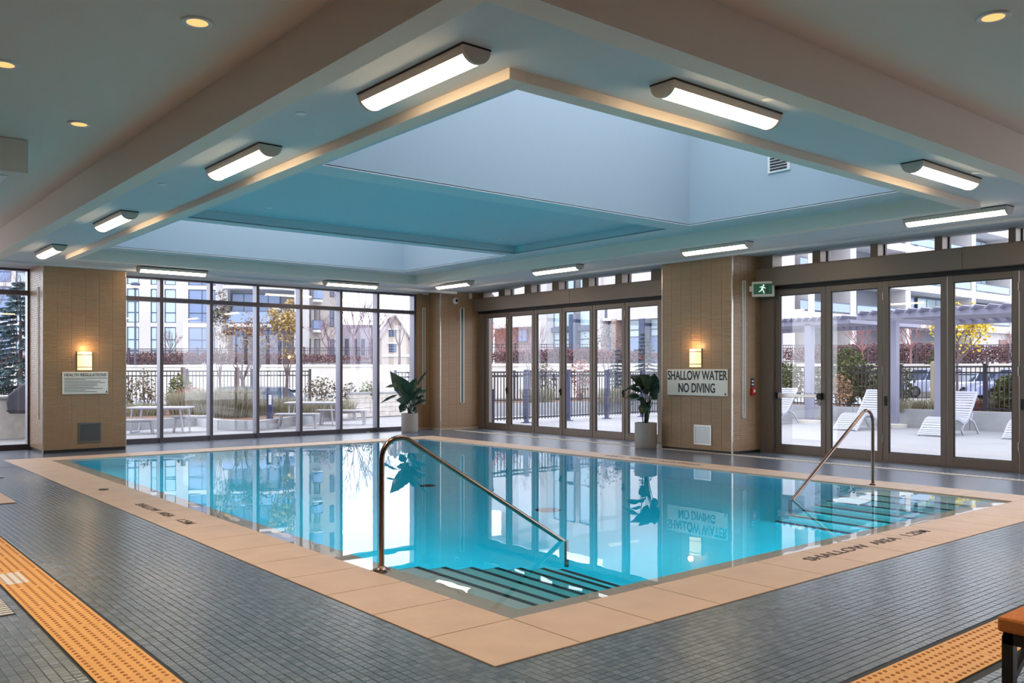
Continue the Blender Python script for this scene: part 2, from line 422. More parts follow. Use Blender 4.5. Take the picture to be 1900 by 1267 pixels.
ring('return_inlet', 'dark round drain on the pool bottom toward the far side', 'drain', 7.25, 10.75, BZ, .12, M_BLACK)
ring('deck_drain', 'small black drain cap on the left coping', 'drain', 3.035, 11.78, .0, .06, M_BLACK)
ring('deck_inlet', 'small round deck cover near the window wall', 'drain', *P(682, 802, z=0)[:2], .0, .07, M_CHROME)
# coping lettering
M_LET = mat('coping_letter', srgb(62, 46, 42), .6)
tl_ = thing('coping_lettering', 'dark SHALLOW AREA 1.25M lettering on the left coping', 'lettering', (3.0, 10.25, .0045))
for body, yy in (('SHALLOW', 10.28), ('AREA', 9.50), ('1.25M', 8.94)):
    text('word', body, .14, M_LET, tl_, (-.03, yy-10.25, 0), (0, 0, R(-90)), sx=1.0, bold=.001)
tl_ = thing('coping_lettering', 'dark SHALLOW AREA 1.25M lettering on the near right coping', 'lettering', (6.2, 3.8, .0045))
for body, xx in (('SHALLOW', 6.2), ('AREA', 7.22), ('1.25M', 7.78)):
    text('word', body, .15, M_LET, tl_, (xx-6.2, 0, 0), (0, 0, 0), sx=1.3 if body=='SHALLOW' else 1.15, bold=.002)
tl_ = thing('coping_lettering', 'small dark depth lettering on the far coping before the sign pillar', 'lettering', (11.2, 9.9, .0045))
for q_, (w_, dy) in enumerate((('SHALLOW', -1.1), ('AREA', .0), ('1.25M', .55))): text('word', w_, .15, M_LET, tl_, (0, dy, 0), (0, 0, R(90)), sx=1.2)
# ------------------------------------------------------------------ ceiling
ceil = sgroup('ceiling')
ZO, ZS, ZB, ZM = 3.84, 3.525, 3.45, 3.655
m = MB(); m.box(-5, 2.66, -4, 19.1, ZO, ZO+.12); m.box(2.66, 14.3, -4, 3.47, ZO, ZO+.12)
obj('outer_ceiling', m, M_CEIL, ceil)
m = MB()   # ring beam with a soft cove where it meets the outer ceiling
m.box(2.64, 2.82, 3.45, 18.85, ZB, ZO+.05); m.box(2.82, 14.3, 3.45, 3.64, ZB, ZO+.05)
obj('ring_beam', m, M_CEIL, ceil)
def zs(x, y): return ZS + max(0, x-11)*.036 - min(max(0, y-16.75), .85)/.85*.07
m = MB(); xs = [2.8, 3.75, 10.95, 13.06, 14.3]; ys = [3.62, 4.55, 16.7, 17.62, 18.95]
for i in range(4):
    for j in range(4):
        if i == 1 and j == 1: continue
        a, b, c, d = xs[i], xs[i+1], ys[j], ys[j+1]
        m.quad((a,c,zs(a,c)), (b,c,zs(b,c)), (b,d,zs(b,d)), (a,d,zs(a,d)))
obj('soffit', m, M_SOFF, ceil)
m = MB(); RX0, RX1, RY0, RY1 = 3.69, 11.0, 4.5, 16.75; rw = .15
m.box(RX0, RX0+rw, RY0, RY1, ZB, ZM+.1); m.box(RX1-rw, RX1, RY0, RY1, ZB, ZM+.1); m.box(RX0+rw, RX1-rw, RY0, RY0+rw, ZB, ZM+.1); m.box(RX0+rw, RX1-rw, RY1-rw, RY1, ZB, ZM+.1)
obj('rim', m, M_CEIL, ceil, bev=.006)
WLX0, WLX1 = 4.28, 10.27; W1 = (5.12, 8.32); RC = (8.73, 12.38); W2 = (12.62, 16.15); ZR = 3.80; ZT = 6.2
m = MB(); th = .02; a, b, c, d = RX0+rw, RX1-rw, RY0+rw, RY1-rw
m.box(a, WLX0, c, d, ZM, ZM+th); m.box(WLX1, b, c, d, ZM, ZM+th)
for p, q in ((c, W1[0]), (W1[1], RC[0]), (RC[1], W2[0]), (W2[1], d)): m.box(WLX0, WLX1, p, q, ZM, ZM+th)
obj('coffer_soffit', m, M_SOFF, ceil)
for p, q in (W1, W2):
    m = MB()
    m.box(WLX0-.1, WLX0, p-.1, q+.1, ZM+.012, ZT); m.box(WLX1, WLX1+.1, p-.1, q+.1, ZM+.012, ZT); m.box(WLX0, WLX1, p-.1, p, ZM+.012, ZT); m.box(WLX0, WLX1, q, q+.1, ZM+.012, ZT)
    obj('skylight_shaft', m, M_WELL, ceil)
    obj('skylight_pane', MB().box(WLX0, WLX1, p, q, ZT-.05, ZT-.03), M_GLASS, ceil)
m = MB(); m.box(WLX0-.05, WLX1+.05, RC[0]-.05, RC[1]+.05, ZR, ZR+.05); obj('recess_panel', m, M_PANEL, ceil)
m = MB(); m.box(WLX0-.05, WLX0, RC[0]-.05, RC[1]+.05, ZM+.012, ZR); m.box(WLX1, WLX1+.05, RC[0]-.05, RC[1]+.05, ZM+.012, ZR)
m.box(WLX0, WLX1, RC[0]-.05, RC[0], ZM+.012, ZR); m.box(WLX0, WLX1, RC[1], RC[1]+.05, ZM+.012, ZR); obj('recess_side', m, M_PANEL, ceil)
# air handling bulkhead at the left edge, and the vent in the shaft
b = thing('duct_bulkhead', 'grey boxed duct under the ceiling at the left edge', 'duct', (1.3, 11.5, 3.5))
obj('casing', MB().box(-1.2, .55, -1.55, .4, 0, .335), M_CEIL, b, bev=.004)
gm = MB().box(-1.1, .40, -1.35, .2, -.012, -.002); obj('bottom_frame', gm, M_WHITE, b)
gm = MB()
for k in range(14): gm.box(-1.0, .22, -1.2+k*.09, -1.16+k*.09, -.02, -.012)
obj('grille', gm, M_DARK, b)
v = thing('air_vent', 'white louvred air vent high in the near skylight shaft', 'vent', (WLX1, 0, 0))
pv = P(1446, 305, x=WLX1); v.location = (WLX1, pv.y, pv.z+.06)
obj('frame', MB().box(-.02, 0, -.17, .17, -.16, .16), M_WHITE, v)
for k in range(7): obj('slat', MB().box(-.028, -.02, -.13, .13, -.13+k*.038, -.11+k*.038), M_DARK, v)
M_BACKW = mat('back_wall_paint', srgb(168, 146, 124), .8, var=.03, vscale=.7, coords='World')  # unseen back walls, added to cut sky light and warm the bounce
struct('unseen_wall_south', MB().box(-5.2, 14.3, -4.2, -4, 0, 3.9), M_BACKW)
struct('unseen_wall_west', MB().box(-5.2, -5, -4.2, 19.1, 0, 3.9), M_BACKW)
# ------------------------------------------------------------------ window wall (north)
def clad(parent, axis, pos, a0, a1, z0, z1, tw=.25, thh=.0405, face=-1):
    """stack-bonded strip tiles standing 6 mm proud of a wall face"""
    m = MB(); n = max(1, round((a1-a0)/tw)); wd = (a1-a0)/n; k = int((z1-z0)/thh)
    for i in range(n):
        for j in range(k):
            x0 = a0+i*wd+.0022; x1 = a0+(i+1)*wd-.0022; y0 = z0+j*thh+.0022; y1 = z0+(j+1)*thh-.0022; dp = .006+rng.uniform(-.0012, .0012)
            if axis == 'y': p = [(x0, pos+face*dp, y0), (x1, pos+face*dp, y0), (x1, pos+face*dp, y1), (x0, pos+face*dp, y1)]; q = [(a, pos, c) for a, _, c in p]
            else: p = [(pos+face*dp, x0, y0), (pos+face*dp, x1, y0), (pos+face*dp, x1, y1), (pos+face*dp, x0, y1)]; q = [(pos, b_, c) for _, b_, c in p]
            s = len(m.v); m.v += p+q; m.f.append((s, s+1, s+2, s+3))
            for e in range(4): m.f.append((s+e, s+4+e, s+4+(e+1) % 4, s+(e+1) % 4))
    return obj('tile_cladding', m, M_CLAD, parent, kind='stuff')
wn_ = sgroup('wall_north')
PLX0, PLX1, PLY = 3.515, 4.95, 17.655
obj('pillar', MB().box(PLX0+.007, PLX1-.007, PLY+.007, 19.1, .0, 3.6), M_CLADG, wn_)
clad(wn_, 'y', PLY+.007, PLX0+.004, PLX1-.004, .06, 3.54); clad(wn_, 'x', PLX0+.007, PLY+.01, 18.8, .06, 3.54); 
obj('plinth', MB().box(PLX0+.003, PLX1-.003, PLY+.003, 18.9, 0, .055), M_DARK, wn_)
obj('corner_trim', MB().box(PLX0-.006, PLX0+.012, PLY-.004, PLY+.014, 0, 3.5), M_CHROME, wn_); obj('corner_trim', MB().box(PLX1-.012, PLX1+.006, PLY-.004, PLY+.014, 0, 3.5), M_CHROME, wn_)
obj('head_wall', MB().box(1.5, 14.3, 18.8, 19.1, 3.47, 3.9), M_CEIL, wn_)
# return strip + corner pier
PX, PY = 12.72, 18.28
obj('pier', MB().box(PX+.007, 14.3, PY+.007, 19.1, 0, 3.66), M_CLADG, wn_); obj('wall_strip', MB().box(12.34, PX+.02, 18.807, 19.1, 0, 3.6), M_CLADG, wn_)
clad(wn_, 'y', 18.807, 12.34, PX, .05, 3.55); clad(wn_, 'x', PX+.007, PY+.01, 18.8, .05, 3.62); clad(wn_, 'y', PY+.007, PX+.004, 14.0, .05, 3.64)
obj('corner_trim', MB().box(PX-.006, PX+.014, PY-.004, PY+.016, 0, 3.62), M_CHROME, wn_)
# glazed bays
bays = [(1.45, 2.48), (2.48, 3.515), (4.95, 5.984), (5.984, 7.04), (7.04, 8.095), (8.095, 9.148), (9.148, 10.19), (10.19, 11.213), (11.213, 12.30)]
for i, (a, b2) in enumerate(bays):
    w_ = sgroup('window_%d' % (i+1), (a, WY, 0))
    zt = 3.00
    hw = .032
    obj('sill', MB().box(0, b2-a, -.02, .13, 0, .10), M_FRAME, w_)
    obj('head', MB().box(0, b2-a, -.02, .13, 3.42, 3.52), M_FRAME, w_)
    obj('transom', MB().box(0, b2-a, -.04, .13, zt-.045, zt+.045), M_FRAME, w_, bev=.004)
    obj('mullion', MB().box(b2-a-hw, b2-a+hw, -.045, .17, 0, 3.46), M_MULL, w_, bev=.003)
    obj('mullion_cap', MB().box(b2-a-hw-.002, b2-a+hw+.002, -.052, -.044, 0, 3.46), M_FRAME, w_)
    obj('pane', MB().box(.03, b2-a-.03, .06, .066, .10, zt-.045), M_GLASS, w_); obj('pane', MB().box(.03, b2-a-.03, .06, .066, zt+.045, 3.42), M_GLASS, w_)
# ------------------------------------------------------------------ door wall (east)
we = sgroup('wall_east')
SX, SY0, SY1 = 13.06, 9.60, 11.24
obj('sign_pillar', MB().box(SX+.007, 14.3, SY0+.007, SY1, 0, 3.68), M_CLADG, we)
clad(we, 'x', SX+.007, SY0+.004, SY1, .05, 3.62); clad(we, 'y', SY0+.007, SX+.004, 14.0, .05, 3.66)
obj('plinth', MB().box(SX+.002, 14.0, SY0+.002, SY1, 0, .045), M_DARK, we)
obj('corner_trim', MB().box(SX-.006, SX+.014, SY0-.006, SY0+.014, 0, 3.64), M_CHROME, we); obj('corner_trim', MB().box(SX-.006, SX+.014, SY1-.01, SY1+.008, 0, 3.62), M_CHROME, we)
obj('jamb_wall', MB().box(13.95, 14.3, SY1, 12.06, 0, 3.7), M_BRONZE, we)
obj('jamb_wall', MB().box(13.93, 14.2, 18.05, 18.29, 0, 3.7), M_BRONZE, we); obj('jamb_wall', MB().box(13.9, 14.2, 9.33, 9.6, 0, 3.7), M_BRONZE, we)
for nm, y0, y1 in (('trim_1', SY1-.3, 18.27), ('trim_2', 2.2, 9.595)):
    t = sgroup(nm, (0, 0, 0))
    ny = max(1, round((y1-y0)/3.0))
    for k in range(ny):
        obj('fascia_panel', MB().box(13.75, 14.25, y0+(y1-y0)*k/ny+.004, y0+(y1-y0)*(k+1)/ny-.004, 3.055, 3.375), M_BRONZE, t, bev=.003)
    obj('track', MB().box(13.92, 14.12, y0, y1, 2.995, 3.06), M_DARK, t)
dn = 0
def door(y0, y1, handle=None, hinge=False):
    """one folding leaf between y0 > y1"""
    global dn; dn += 1
    d = sgroup('door_%d' % dn, (WX, y1, 0)); L_ = y0-y1; fw = .095
    f = MB(); f.box(-.03, .04, .008, fw, .012, 2.99); f.box(-.03, .04, L_-fw, L_-.008, .012, 2.99); f.box(-.03, .04, fw, L_-fw, .012, .155); f.box(-.03, .04, fw, L_-fw, 2.885, 2.99)
    obj('leaf_frame', f, M_BRONZE, d, bev=.004)
    gk = MB(); gk.box(-.012, .02, fw, fw+.012, .155, 2.885); gk.box(-.012, .02, L_-fw-.012, L_-fw, .155, 2.885); gk.box(-.012, .02, fw, L_-fw, .155, .167); gk.box(-.012, .02, fw, L_-fw, 2.873, 2.885)
    obj('gasket', gk, M_DARK, d)
    obj('pane', MB().box(.0, .008, fw, L_-fw, .155, 2.885), M_GLASS, d)
    if handle is not None:
        h = MB(); yy = .05 if handle < 0 else L_-.05
        h.lathe([(.0, -.0), (.02, 0), (.02, .015), (0, .015)], (0, 0, 0), 10)
        hh = obj('handle', MB().box(-.055, -.03, yy-.018, yy+.018, .93, 1.09).box(-.075, -.055, yy-.012, yy+.012, 1.0, 1.06), M_BLACK, d, bev=.004)
    if hinge:
        for z in (.38, 1.5, 2.75): obj('hinge', MB().tube([(-.04, L_, z-.07), (-.04, L_, z+.07)], .011, 8), M_CHROME, d)
    return d
yl = [18.05, 17.09, 16.09, 15.09, 14.08, 13.08, 12.06]
for i in range(6): door(yl[i], yl[i+1], handle=(-1 if i in (0, 2, 4) else None), hinge=i in (1, 3, 5))
yr = [9.32, 8.30, 7.262, 6.22, 5.18, 4.12, 3.06]
for i in range(6):
    d = door(yr[i], yr[i+1], handle=(1 if i in (2, 4) else None), hinge=i in (2, 4))
    if i == 0:
        pb = obj('panic_bar', MB().box(-.13, -.085, .12, .93, 1.03, 1.085), M_CHROME, d, bev=.006)
        for yy in (.08, .93): obj('bar_bracket', MB().box(-.13, -.03, yy-.035, yy+.035, 1.0, 1.115), M_BLACK, pb, bev=.008)
obj('threshold', MB().box(13.93, 14.2, 2.2, 9.4, 0, .012).box(13.93, 14.2, 11.9, 18.1, 0, .012), M_BRONZE, we)
obj('door_jamb', MB().box(13.96, 14.1, 9.32, 9.36, 0, 3.0), M_CHROME, we)
# clerestory row above the fascia
cl = [(17.56, 18.18), (16.535, 17.265), (15.511, 16.239), (14.478, 15.236), (13.439, 14.224), (12.396, 13.196), (8.612, 9.50), (7.528, 8.416), (6.456, 7.357), (5.363, 6.295), (4.30, 5.221), (3.2, 4.12)]
for i, (a, b2) in enumerate(cl):
    w_ = sgroup('window_%d' % (10+i), (14.25, a, 3.45))
    f = MB(); f.box(-.02, .04, -.02, .0, -.03, .3); f.box(-.02, .04, b2-a, b2-a+.02, -.03, .3); f.box(-.02, .04, 0, b2-a, -.03, .0); f.box(-.02, .04, 0, b2-a, .28, .31)
    obj('frame', f, M_DARK, w_); obj('pane', MB().box(0, .006, 0, b2-a, 0, .28), M_GLASS, w_)
for lst, lo, hi in ((cl[:6], SY1, 18.29), (cl[6:], 2.2, 9.6)):
    m = MB(); e = sorted(lst); prev = lo
    for a, b2 in e + [(hi, hi)]:
        if a-.02 > prev: m.box(14.02, 14.34, prev, a-.02, 3.375, 3.8)
        prev = b2+.02
    obj('mullion_block', m, M_BRONZE, we); obj('head_band', MB().box(13.98, 14.34, lo, hi, 3.745, 3.9), M_BRONZE, we); obj('sill_band', MB().box(13.98, 14.34, lo, hi, 3.37, 3.42), M_BRONZE, we)
# light shadow bead where the soffit meets both glazed walls
for nm, a in (('trim_3', (1.5, 12.72, PLY-.09, PLY-.02, ZB-.035, ZB+.02)), ('trim_4', (13.0-.12, 13.0-.05, 3.64, PY-.02, ZS+.03, ZS+.075))):
    struct(nm, MB().box(*a), mat(nm+'_bead', (.72, .73, .74, 1), .6))
# ------------------------------------------------------------------ ceiling lights
def make_fixture(label):
    """half-round surface light, long axis x, hung under z=0; 1.30 m long, 0.215 wide"""
    t = thing('ceiling_light', label, 'ceiling light', group='half-round ceiling lights around the pool')
    L2, r, n = .65, .108, 12
    m = MB(); m.box(-L2, L2, -.112, .112, -.012, 0); obj('mount_plate', m, M_DARK, t)
    for sx in (-1, 1):
        pts = [(r*math.cos(a), -.012 - r*.92*math.sin(a)) for a in [math.pi*k/n for k in range(n+1)]]
        m = MB().prism(pts, 'x', sx*L2, sx*(L2-.03)); obj('end_cap', m, M_FIXT, t)
    def shell(a0, a1, rr, k=12):
        m = MB(); out = []
        for q in range(k+1):
            a = a0+(a1-a0)*q/k; out.append((rr*math.cos(a), -.012-rr*.92*math.sin(a)))
        for q in range(k):
            (y0, z0), (y1, z1) = out[q], out[q+1]
            m.quad((-L2+.03, y0, z0), (L2-.03, y0, z0), (L2-.03, y1, z1), (-L2+.03, y1, z1))
        return m
    obj('housing_side', shell(0, math.pi*.17, r*.985), M_FIXT, t, smooth=True); obj('housing_side', shell(math.pi*.83, math.pi, r*.985), M_FIXT, t, smooth=True)
    obj('diffuser', shell(math.pi*.17, math.pi*.83, r*.965), M_TUBE, t, smooth=True)
    return t
fx = [((3.29, 4.98), 90, 'half-round ceiling light nearest the camera on the left soffit'),
      ((3.29, 8.02), 90, 'second half-round light along the left soffit'),
      ((3.29, 12.22), 90, 'third half-round light along the left soffit'),
      ((3.30, 16.0), 90, 'farthest and smallest half-round light on the left soffit'),
      ((5.34, 4.04), 0, 'half-round ceiling light nearest the camera on the right soffit'),
      ((8.98, 4.04), 0, 'second half-round light along the right soffit'),
      ((5.70, 17.25), 0, 'long lit ceiling tube above the left window bays'),
      ((9.62, 17.30), 0, 'long lit ceiling tube above the right window bays'),
      ((11.60, 5.05), 90, 'lit ceiling tube at the right over the near folding doors'),
      ((11.60, 8.85), 90, 'lit ceiling tube in front of the sign pillar'),
      ((11.62, 12.70), 90, 'lit ceiling tube over the far folding doors'),
      ((11.9, 16.55), 90, 'lit ceiling tube beside the corner pier')]
f0 = None
for (x, y), a, lab in fx:
    z = zs(x, y)-.001
    if f0 is None: f0 = make_fixture(lab); f0.location = (x, y, z); f0.rotation_euler = (0, 0, R(a))
    else: dup(f0, (x, y, z), R(a), lab)
# recessed downlights
M_GOLD = emitmat('reflector_gold_glow', (1, .56, .22, 1), .55)  # lit look of the gold reflector put in as its own emission
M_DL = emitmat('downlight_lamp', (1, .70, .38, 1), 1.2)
def downlight(x, y, lab, z=ZO):
    t = thing('downlight', lab, 'downlight', (x, y, z), group='recessed downlights in the outer ceiling')
    obj('trim_ring', MB().lathe([(.070, -.010), (.098, -.014), (.106, -.008), (.108, 0)], n=28), M_WHITE, t, smooth=True)
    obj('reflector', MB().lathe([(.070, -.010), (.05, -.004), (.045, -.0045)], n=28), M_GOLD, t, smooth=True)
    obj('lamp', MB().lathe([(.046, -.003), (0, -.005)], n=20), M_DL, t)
    l = bpy.data.lights.new('beam', 'SPOT'); l.energy = DOWN_W; l.color = (1, .80, .58); l.spot_size = R(100); l.spot_blend = 1; l.shadow_soft_size = .05
    lo = bpy.data.objects.new('beam', l); COL.objects.link(lo); lo.parent = t; lo.location = (0, 0, -.05)
downlight(2.094, 5.85, 'recessed downlight nearest the near left ceiling beam')
downlight(1.247, 7.584, 'recessed downlight cut by the left picture edge')
downlight(2.095, 8.966, 'recessed downlight farthest away in the left ceiling')
downlight(6.111, 2.422, 'recessed downlight in the upper right corner of the ceiling')
for k, (x, y) in enumerate([(1.25, 4.3), (2.1, 2.4), (-.9, 5.85), (-.9, 2.4), (-1.2, 9.0), (4.1, 1.2), (8.4, 2.42), (10.9, 2.42), (8.4, .6), (.8, .0), (-2.6, 12.5), (.3, 12.5)]):  # unseen downlights added to warm and brighten the near ceiling and deck
    downlight(x, y, 'added fill downlight of the outer ceiling outside the picture, %s' % ['by the left beam', 'over the corner', 'left row, second', 'left row, first', 'left row, third', 'behind the near beam', 'right row, first', 'right row, second', 'right row, inner', 'behind the camera', 'far left', 'left of the windows'][k])
sp = [((3.085, 6.347), 'small white ceiling cover plate beside the nearest left light'), ((3.094, 9.69), 'white ceiling cover plate beside the third left light'),
      ((3.107, 14.97), 'tiny white ceiling cover plate by the farthest left light'), ((5.6, 3.80), 'white ceiling cover plate over the nearest right light'),
      ((9.31, 3.86), 'white ceiling cover plate beside the second right light'), ((11.64, 10.6), 'small white plate in the soffit left of the sign pillar'),
      ((11.34, 6.54), 'small white plate in the soffit over the near doors')]
for k, ((x, y), lab) in enumerate(sp):
    o = obj('sprinkler_cover', MB().lathe([(.043, 0), (.043, -.006), (0, -.009)], (x, y, zs(x, y)-.001), 20), M_WHITE, smooth=True); o['label'] = lab; o['category'] = 'sprinkler cover'; o['group'] = 'round ceiling covers'
for (x, y), lab in (((5.18, 11.65), 'round white cover at the left of the recessed teal panel'), ((9.48, 11.86), 'round white cover at the right of the recessed teal panel')):
    o = obj('sprinkler_cover', MB().lathe([(.043, 0), (.043, -.006), (0, -.009)], (x, y, ZR-.001), 20), M_WHITE, smooth=True); o['label'] = lab; o['category'] = 'sprinkler cover'; o['group'] = 'round ceiling covers'
# ------------------------------------------------------------------ wall sconces, signs, hatches, light slots
M_SCON = emitmat('sconce_glass', (1, .72, .30, 1), .95)
def sconce(lab, loc, rz):
    """faces local -y"""
    t = thing('wall_sconce', lab, 'wall light', loc, rz, group='glowing wall sconces')
    w, h, dp = .125, .17, .10
    obj('back_plate', MB().box(-w-.012, w+.012, -.012, 0, -h-.015, h+.015), M_BRONZE, t)
    pts = [(w*math.cos(a), -.012 - dp*math.sin(a)) for a in [math.pi*k/10 for k in range(11)]]
    obj('shade', MB().prism(pts, 'z', -h, h), M_SCON, t)
    pt2 = [((w+.006)*math.cos(a), -.011 - (dp+.006)*math.sin(a)) for a in [math.pi*k/10 for k in range(11)]]
    for z in (h-.055, -h+.055): obj('band', MB().prism(pt2, 'z', z-.006, z+.006), M_BRONZE, t)
    l = bpy.data.lights.new('glow', 'POINT'); l.energy = 3; l.color = (1, .62, .28); l.shadow_soft_size = .05
    lo = bpy.data.objects.new('glow', l); COL.objects.link(lo); lo.parent = t; lo.location = (0, -.16, h+.06)
sconce('glowing sconce above the health regulations sign on the left pillar', (4.215, PLY, 1.69), 0)
sconce('glowing sconce above the shallow water sign on the right pillar', (SX, 10.415, 1.745), R(-90))
s = thing('warning_sign', 'white SHALLOW WATER NO DIVING sign on the right pillar', 'sign', (SX, 10.394, 1.29), R(-90))
obj('board', MB().box(-.705, .705, -.02, 0, -.245, .245), M_SIGN, s, bev=.003)
text('lettering', 'SHALLOW WATER', .24, M_BLACK, s, (0, -.021, .05), (R(90), 0, 0), sx=.69, align='CENTER', bold=.005)
text('lettering', 'NO DIVING', .24, M_BLACK, s, (0, -.021, -.185), (R(90), 0, 0), sx=.69, align='CENTER', bold=.005)
obj('corner_mark', MB().box(.64, .67, -.023, -.02, -.225, -.19), M_BLACK, s)
s = thing('health_sign', 'white HEALTH REGULATIONS sign on the left pillar', 'sign', (4.227, PLY, 1.28), 0)
obj('board', MB().box(-.395, .395, -.02, 0, -.205, .205), M_SIGN, s, bev=.003)
text('lettering', 'HEALTH REGULATIONS', .078, M_BLACK, s, (0, -.021, .125), (R(90), 0, 0), sx=.88, align='CENTER', bold=.0008)
lw = [.74, .36, .62, .70, .56, .58, .50, .66, .36, .56]
for k, q in enumerate(lw):
    obj('text_line', MB().box(-.36, -.36+q, -.0225, -.02, .085-k*.028, .093-k*.028), M_BLACK, s)
obj('corner_mark', MB().prism([(.35, -.185), (.385, -.185), (.3675, -.14)], 'y', -.0225, -.02), M_BLACK, s)
def hatch(lab, loc, rz, fm, dm, w=.2, h=.185):
    t = thing('access_panel', lab, 'access panel', loc, rz)
    f = MB(); f.box(-w, w, -.014, 0, -h, -h+.03); f.box(-w, w, -.014, 0, h-.03, h); f.box(-w, -w+.03, -.014, 0, -h+.03, h-.03); f.box(w-.03, w, -.014, 0, -h+.03, h-.03)
    obj('frame', f, fm, t, bev=.002); obj('panel', MB().box(-w+.03, w-.03, -.009, 0, -h+.03, h-.03), dm, t)
    obj('latch', MB().box(-.015, .015, -.013, -.009, h-.075, h-.06), fm, t)
hatch('grey metal access panel low on the left pillar', (4.305, PLY, .35), 0, mat('dull_steel', srgb(120, 116, 110), .3, metal=.7), mat('dull_panel', srgb(92, 92, 90), .3, metal=.5))
hatch('bright steel access panel low on the right pillar', (SX, 10.26, .315), R(-90), M_CHROME, mat('bright_panel', srgb(176, 182, 184), .3, metal=.6))
M_SLOT = mat('slot_lens', srgb(150, 158, 158), .3)
def slot(lab, loc, rz, z0, z1, lens=M_SLOT, w=.045):
    t = thing('light_slot', lab, 'wall slot', loc, rz, group='tall narrow wall slots')
    e_ = .016 if w < .05 else .03
    f = MB(); f.box(-w, -w+e_, -.012, 0, z0, z1); f.box(w-e_, w, -.012, 0, z0, z1); f.box(-w, w, -.012, 0, z0, z0+.016); f.box(-w, w, -.012, 0, z1-.016, z1)
    obj('frame', f, M_SIGN, t); obj('lens', MB().box(-w+e_, w-e_, -.006, 0, z0+.016, z1-.016), lens, t)
slot('tall narrow slot on the right pillar side beside the call point', (13.40, SY0, 0), 0, .64, 3.16)
slot('tall narrow slot on the camera side of the corner pier', (13.40, PY, 0), 0, .66, 3.14, mat('slot_dark', srgb(60, 82, 84), .3), w=.065)
slot('tall narrow slot between the last window bay and the pier', (12.56, 18.80, 0), 0, .64, 3.13)
slot('tall narrow slot on the left side of the left pillar', (PLX0, 18.0, 0), R(-90), .62, 3.05)
t = thing('dome_camera', 'white dome camera with a black lens on the corner pier', 'camera', (13.18, PY, 3.31))
b = obj('housing', MB().lathe([(.085, 0), (.085, .03), (.07, .06), (.045, .075)], n=24), M_WHITE, t, smooth=True); b.rotation_euler = (R(90), 0, 0)
b = obj('lens', MB().lathe([(.045, .07), (.035, .09), (0, .098)], n=20), M_BLACK, t, smooth=True); b.rotation_euler = (R(90), 0, 0)
o = obj('motion_sensor', MB().box(13.62, 13.69, PY-.05, PY, 3.39, 3.53), M_WHITE, bev=.008); o['label'] = 'small white sensor box high on the corner pier'; o['category'] = 'sensor'
t = thing('fire_call_point', 'red fire call point with a black label on the right pillar side', 'call point', (13.66, SY0, 1.21))
obj('label_plate', MB().box(-.045, .045, -.012, 0, .0, .16), mat('plate_navy', srgb(40, 44, 70), .4), t); obj('call_box', MB().box(-.05, .05, -.045, 0, -.15, -.01), mat('alarm_red', srgb(196, 30, 40), .35), t, bev=.008)
obj('pull_tab', MB().box(-.025, .025, -.052, -.045, -.1, -.05), M_WHITE, t); obj('label_text', MB().box(-.03, .03, -.014, -.012, .03, .06).box(-.03, .03, -.014, -.012, .09, .12), M_SIGN, t)
# exit sign
t = thing('exit_sign', 'white framed green running man exit sign by the near doors', 'exit sign', (13.62, 9.58, 2.86))
t.rotation_euler = (0, 0, R(-62))
obj('wall_bracket', MB().box(-.06, .0, -.03, .03, .10, .2), M_WHITE, t)
obj('casing', MB().box(0, .40, -.045, .045, 0, .28), M_WHITE, t, bev=.012)
M_EXG = emitmat('exit_green', (.01, .10, .05, 1), .25, (.01, .09, .05, 1))
M_EXW = emitmat('exit_white', (.6, .95, .75, 1), .9)
obj('green_panel', MB().box(.035, .365, -.048, -.045, .045, .235), M_EXG, t)
pm = MB(); y_ = -.0505
def pr_(pts): pm.prism(pts, 'y', y_, -.048)
pr_([(.205,.195),(.222,.195),(.228,.207),(.222,.22),(.205,.22),(.199,.207)])
pr_([(.185,.19),(.215,.185),(.20,.13),(.172,.137)]); pr_([(.19,.19),(.18,.18),(.145,.165),(.145,.178)]); pr_([(.215,.182),(.25,.155),(.245,.145),(.207,.166)])
pr_([(.175,.14),(.195,.135),(.17,.10),(.13,.085),(.128,.098),(.158,.11)]); pr_([(.185,.135),(.202,.13),(.222,.10),(.232,.06),(.218,.058),(.207,.095)])
obj('running_figure', pm, M_EXW, t); pm = MB(); pr_([(.26,.06),(.30,.06),(.30,.215),(.26,.215)]); obj('door_mark', pm, mat('exit_dark', srgb(20,60,40), .4), t)
# ------------------------------------------------------------------ pool handrails
def arc(c, a, b, r, n, a0, a1): return [Vector(c)+Vector(a)*r*math.cos(t)+Vector(b)*r*math.sin(t) for t in [a0+(a1-a0)*k/n for k in range(n+1)]]
def rail(lab, bx, by, s):
    t = thing('pool_handrail', lab, 'handrail', (bx, by, 0), group='bent steel rails at the pool steps')
    r = .16; ang = math.atan(.98/1.62)
    c = Vector((s*r, 0, .83)); pts = [Vector((0, 0, 0)), Vector((0, 0, .4)), Vector((0, 0, .83))]
    end = math.pi/2 - ang
    for k in range(1, 11):
        th = math.pi - (math.pi/2 + ang)*k/10
        pts.append(c + Vector((s*r*math.cos(th), 0, r*math.sin(th))))
    d = Vector((s*math.cos(ang), 0, -math.sin(ang))); p = pts[-1]
    pts += [p+d*.6, p+d*1.2, p+d*1.95]
    q = pts[-1]
    obj('rail_tube', MB().tube(pts, .0215, 12), M_STEEL, t, smooth=True)
    obj('lower_post', MB().tube([q+Vector((0,0,.012)), Vector((q.x, 0, -1.0))], .0215, 12), M_STEEL, t, smooth=True)
    obj('base_flange', MB().lathe([(.065, -.01), (.065, .006), (.03, .02), (.022, .03)], n=20), M_STEEL, t, smooth=True)
rail('bent steel handrail at the near left pool steps', 3.44, 5.72, 1)
rail('bent steel handrail at the right corner pool steps', 10.97, 5.84, -1)
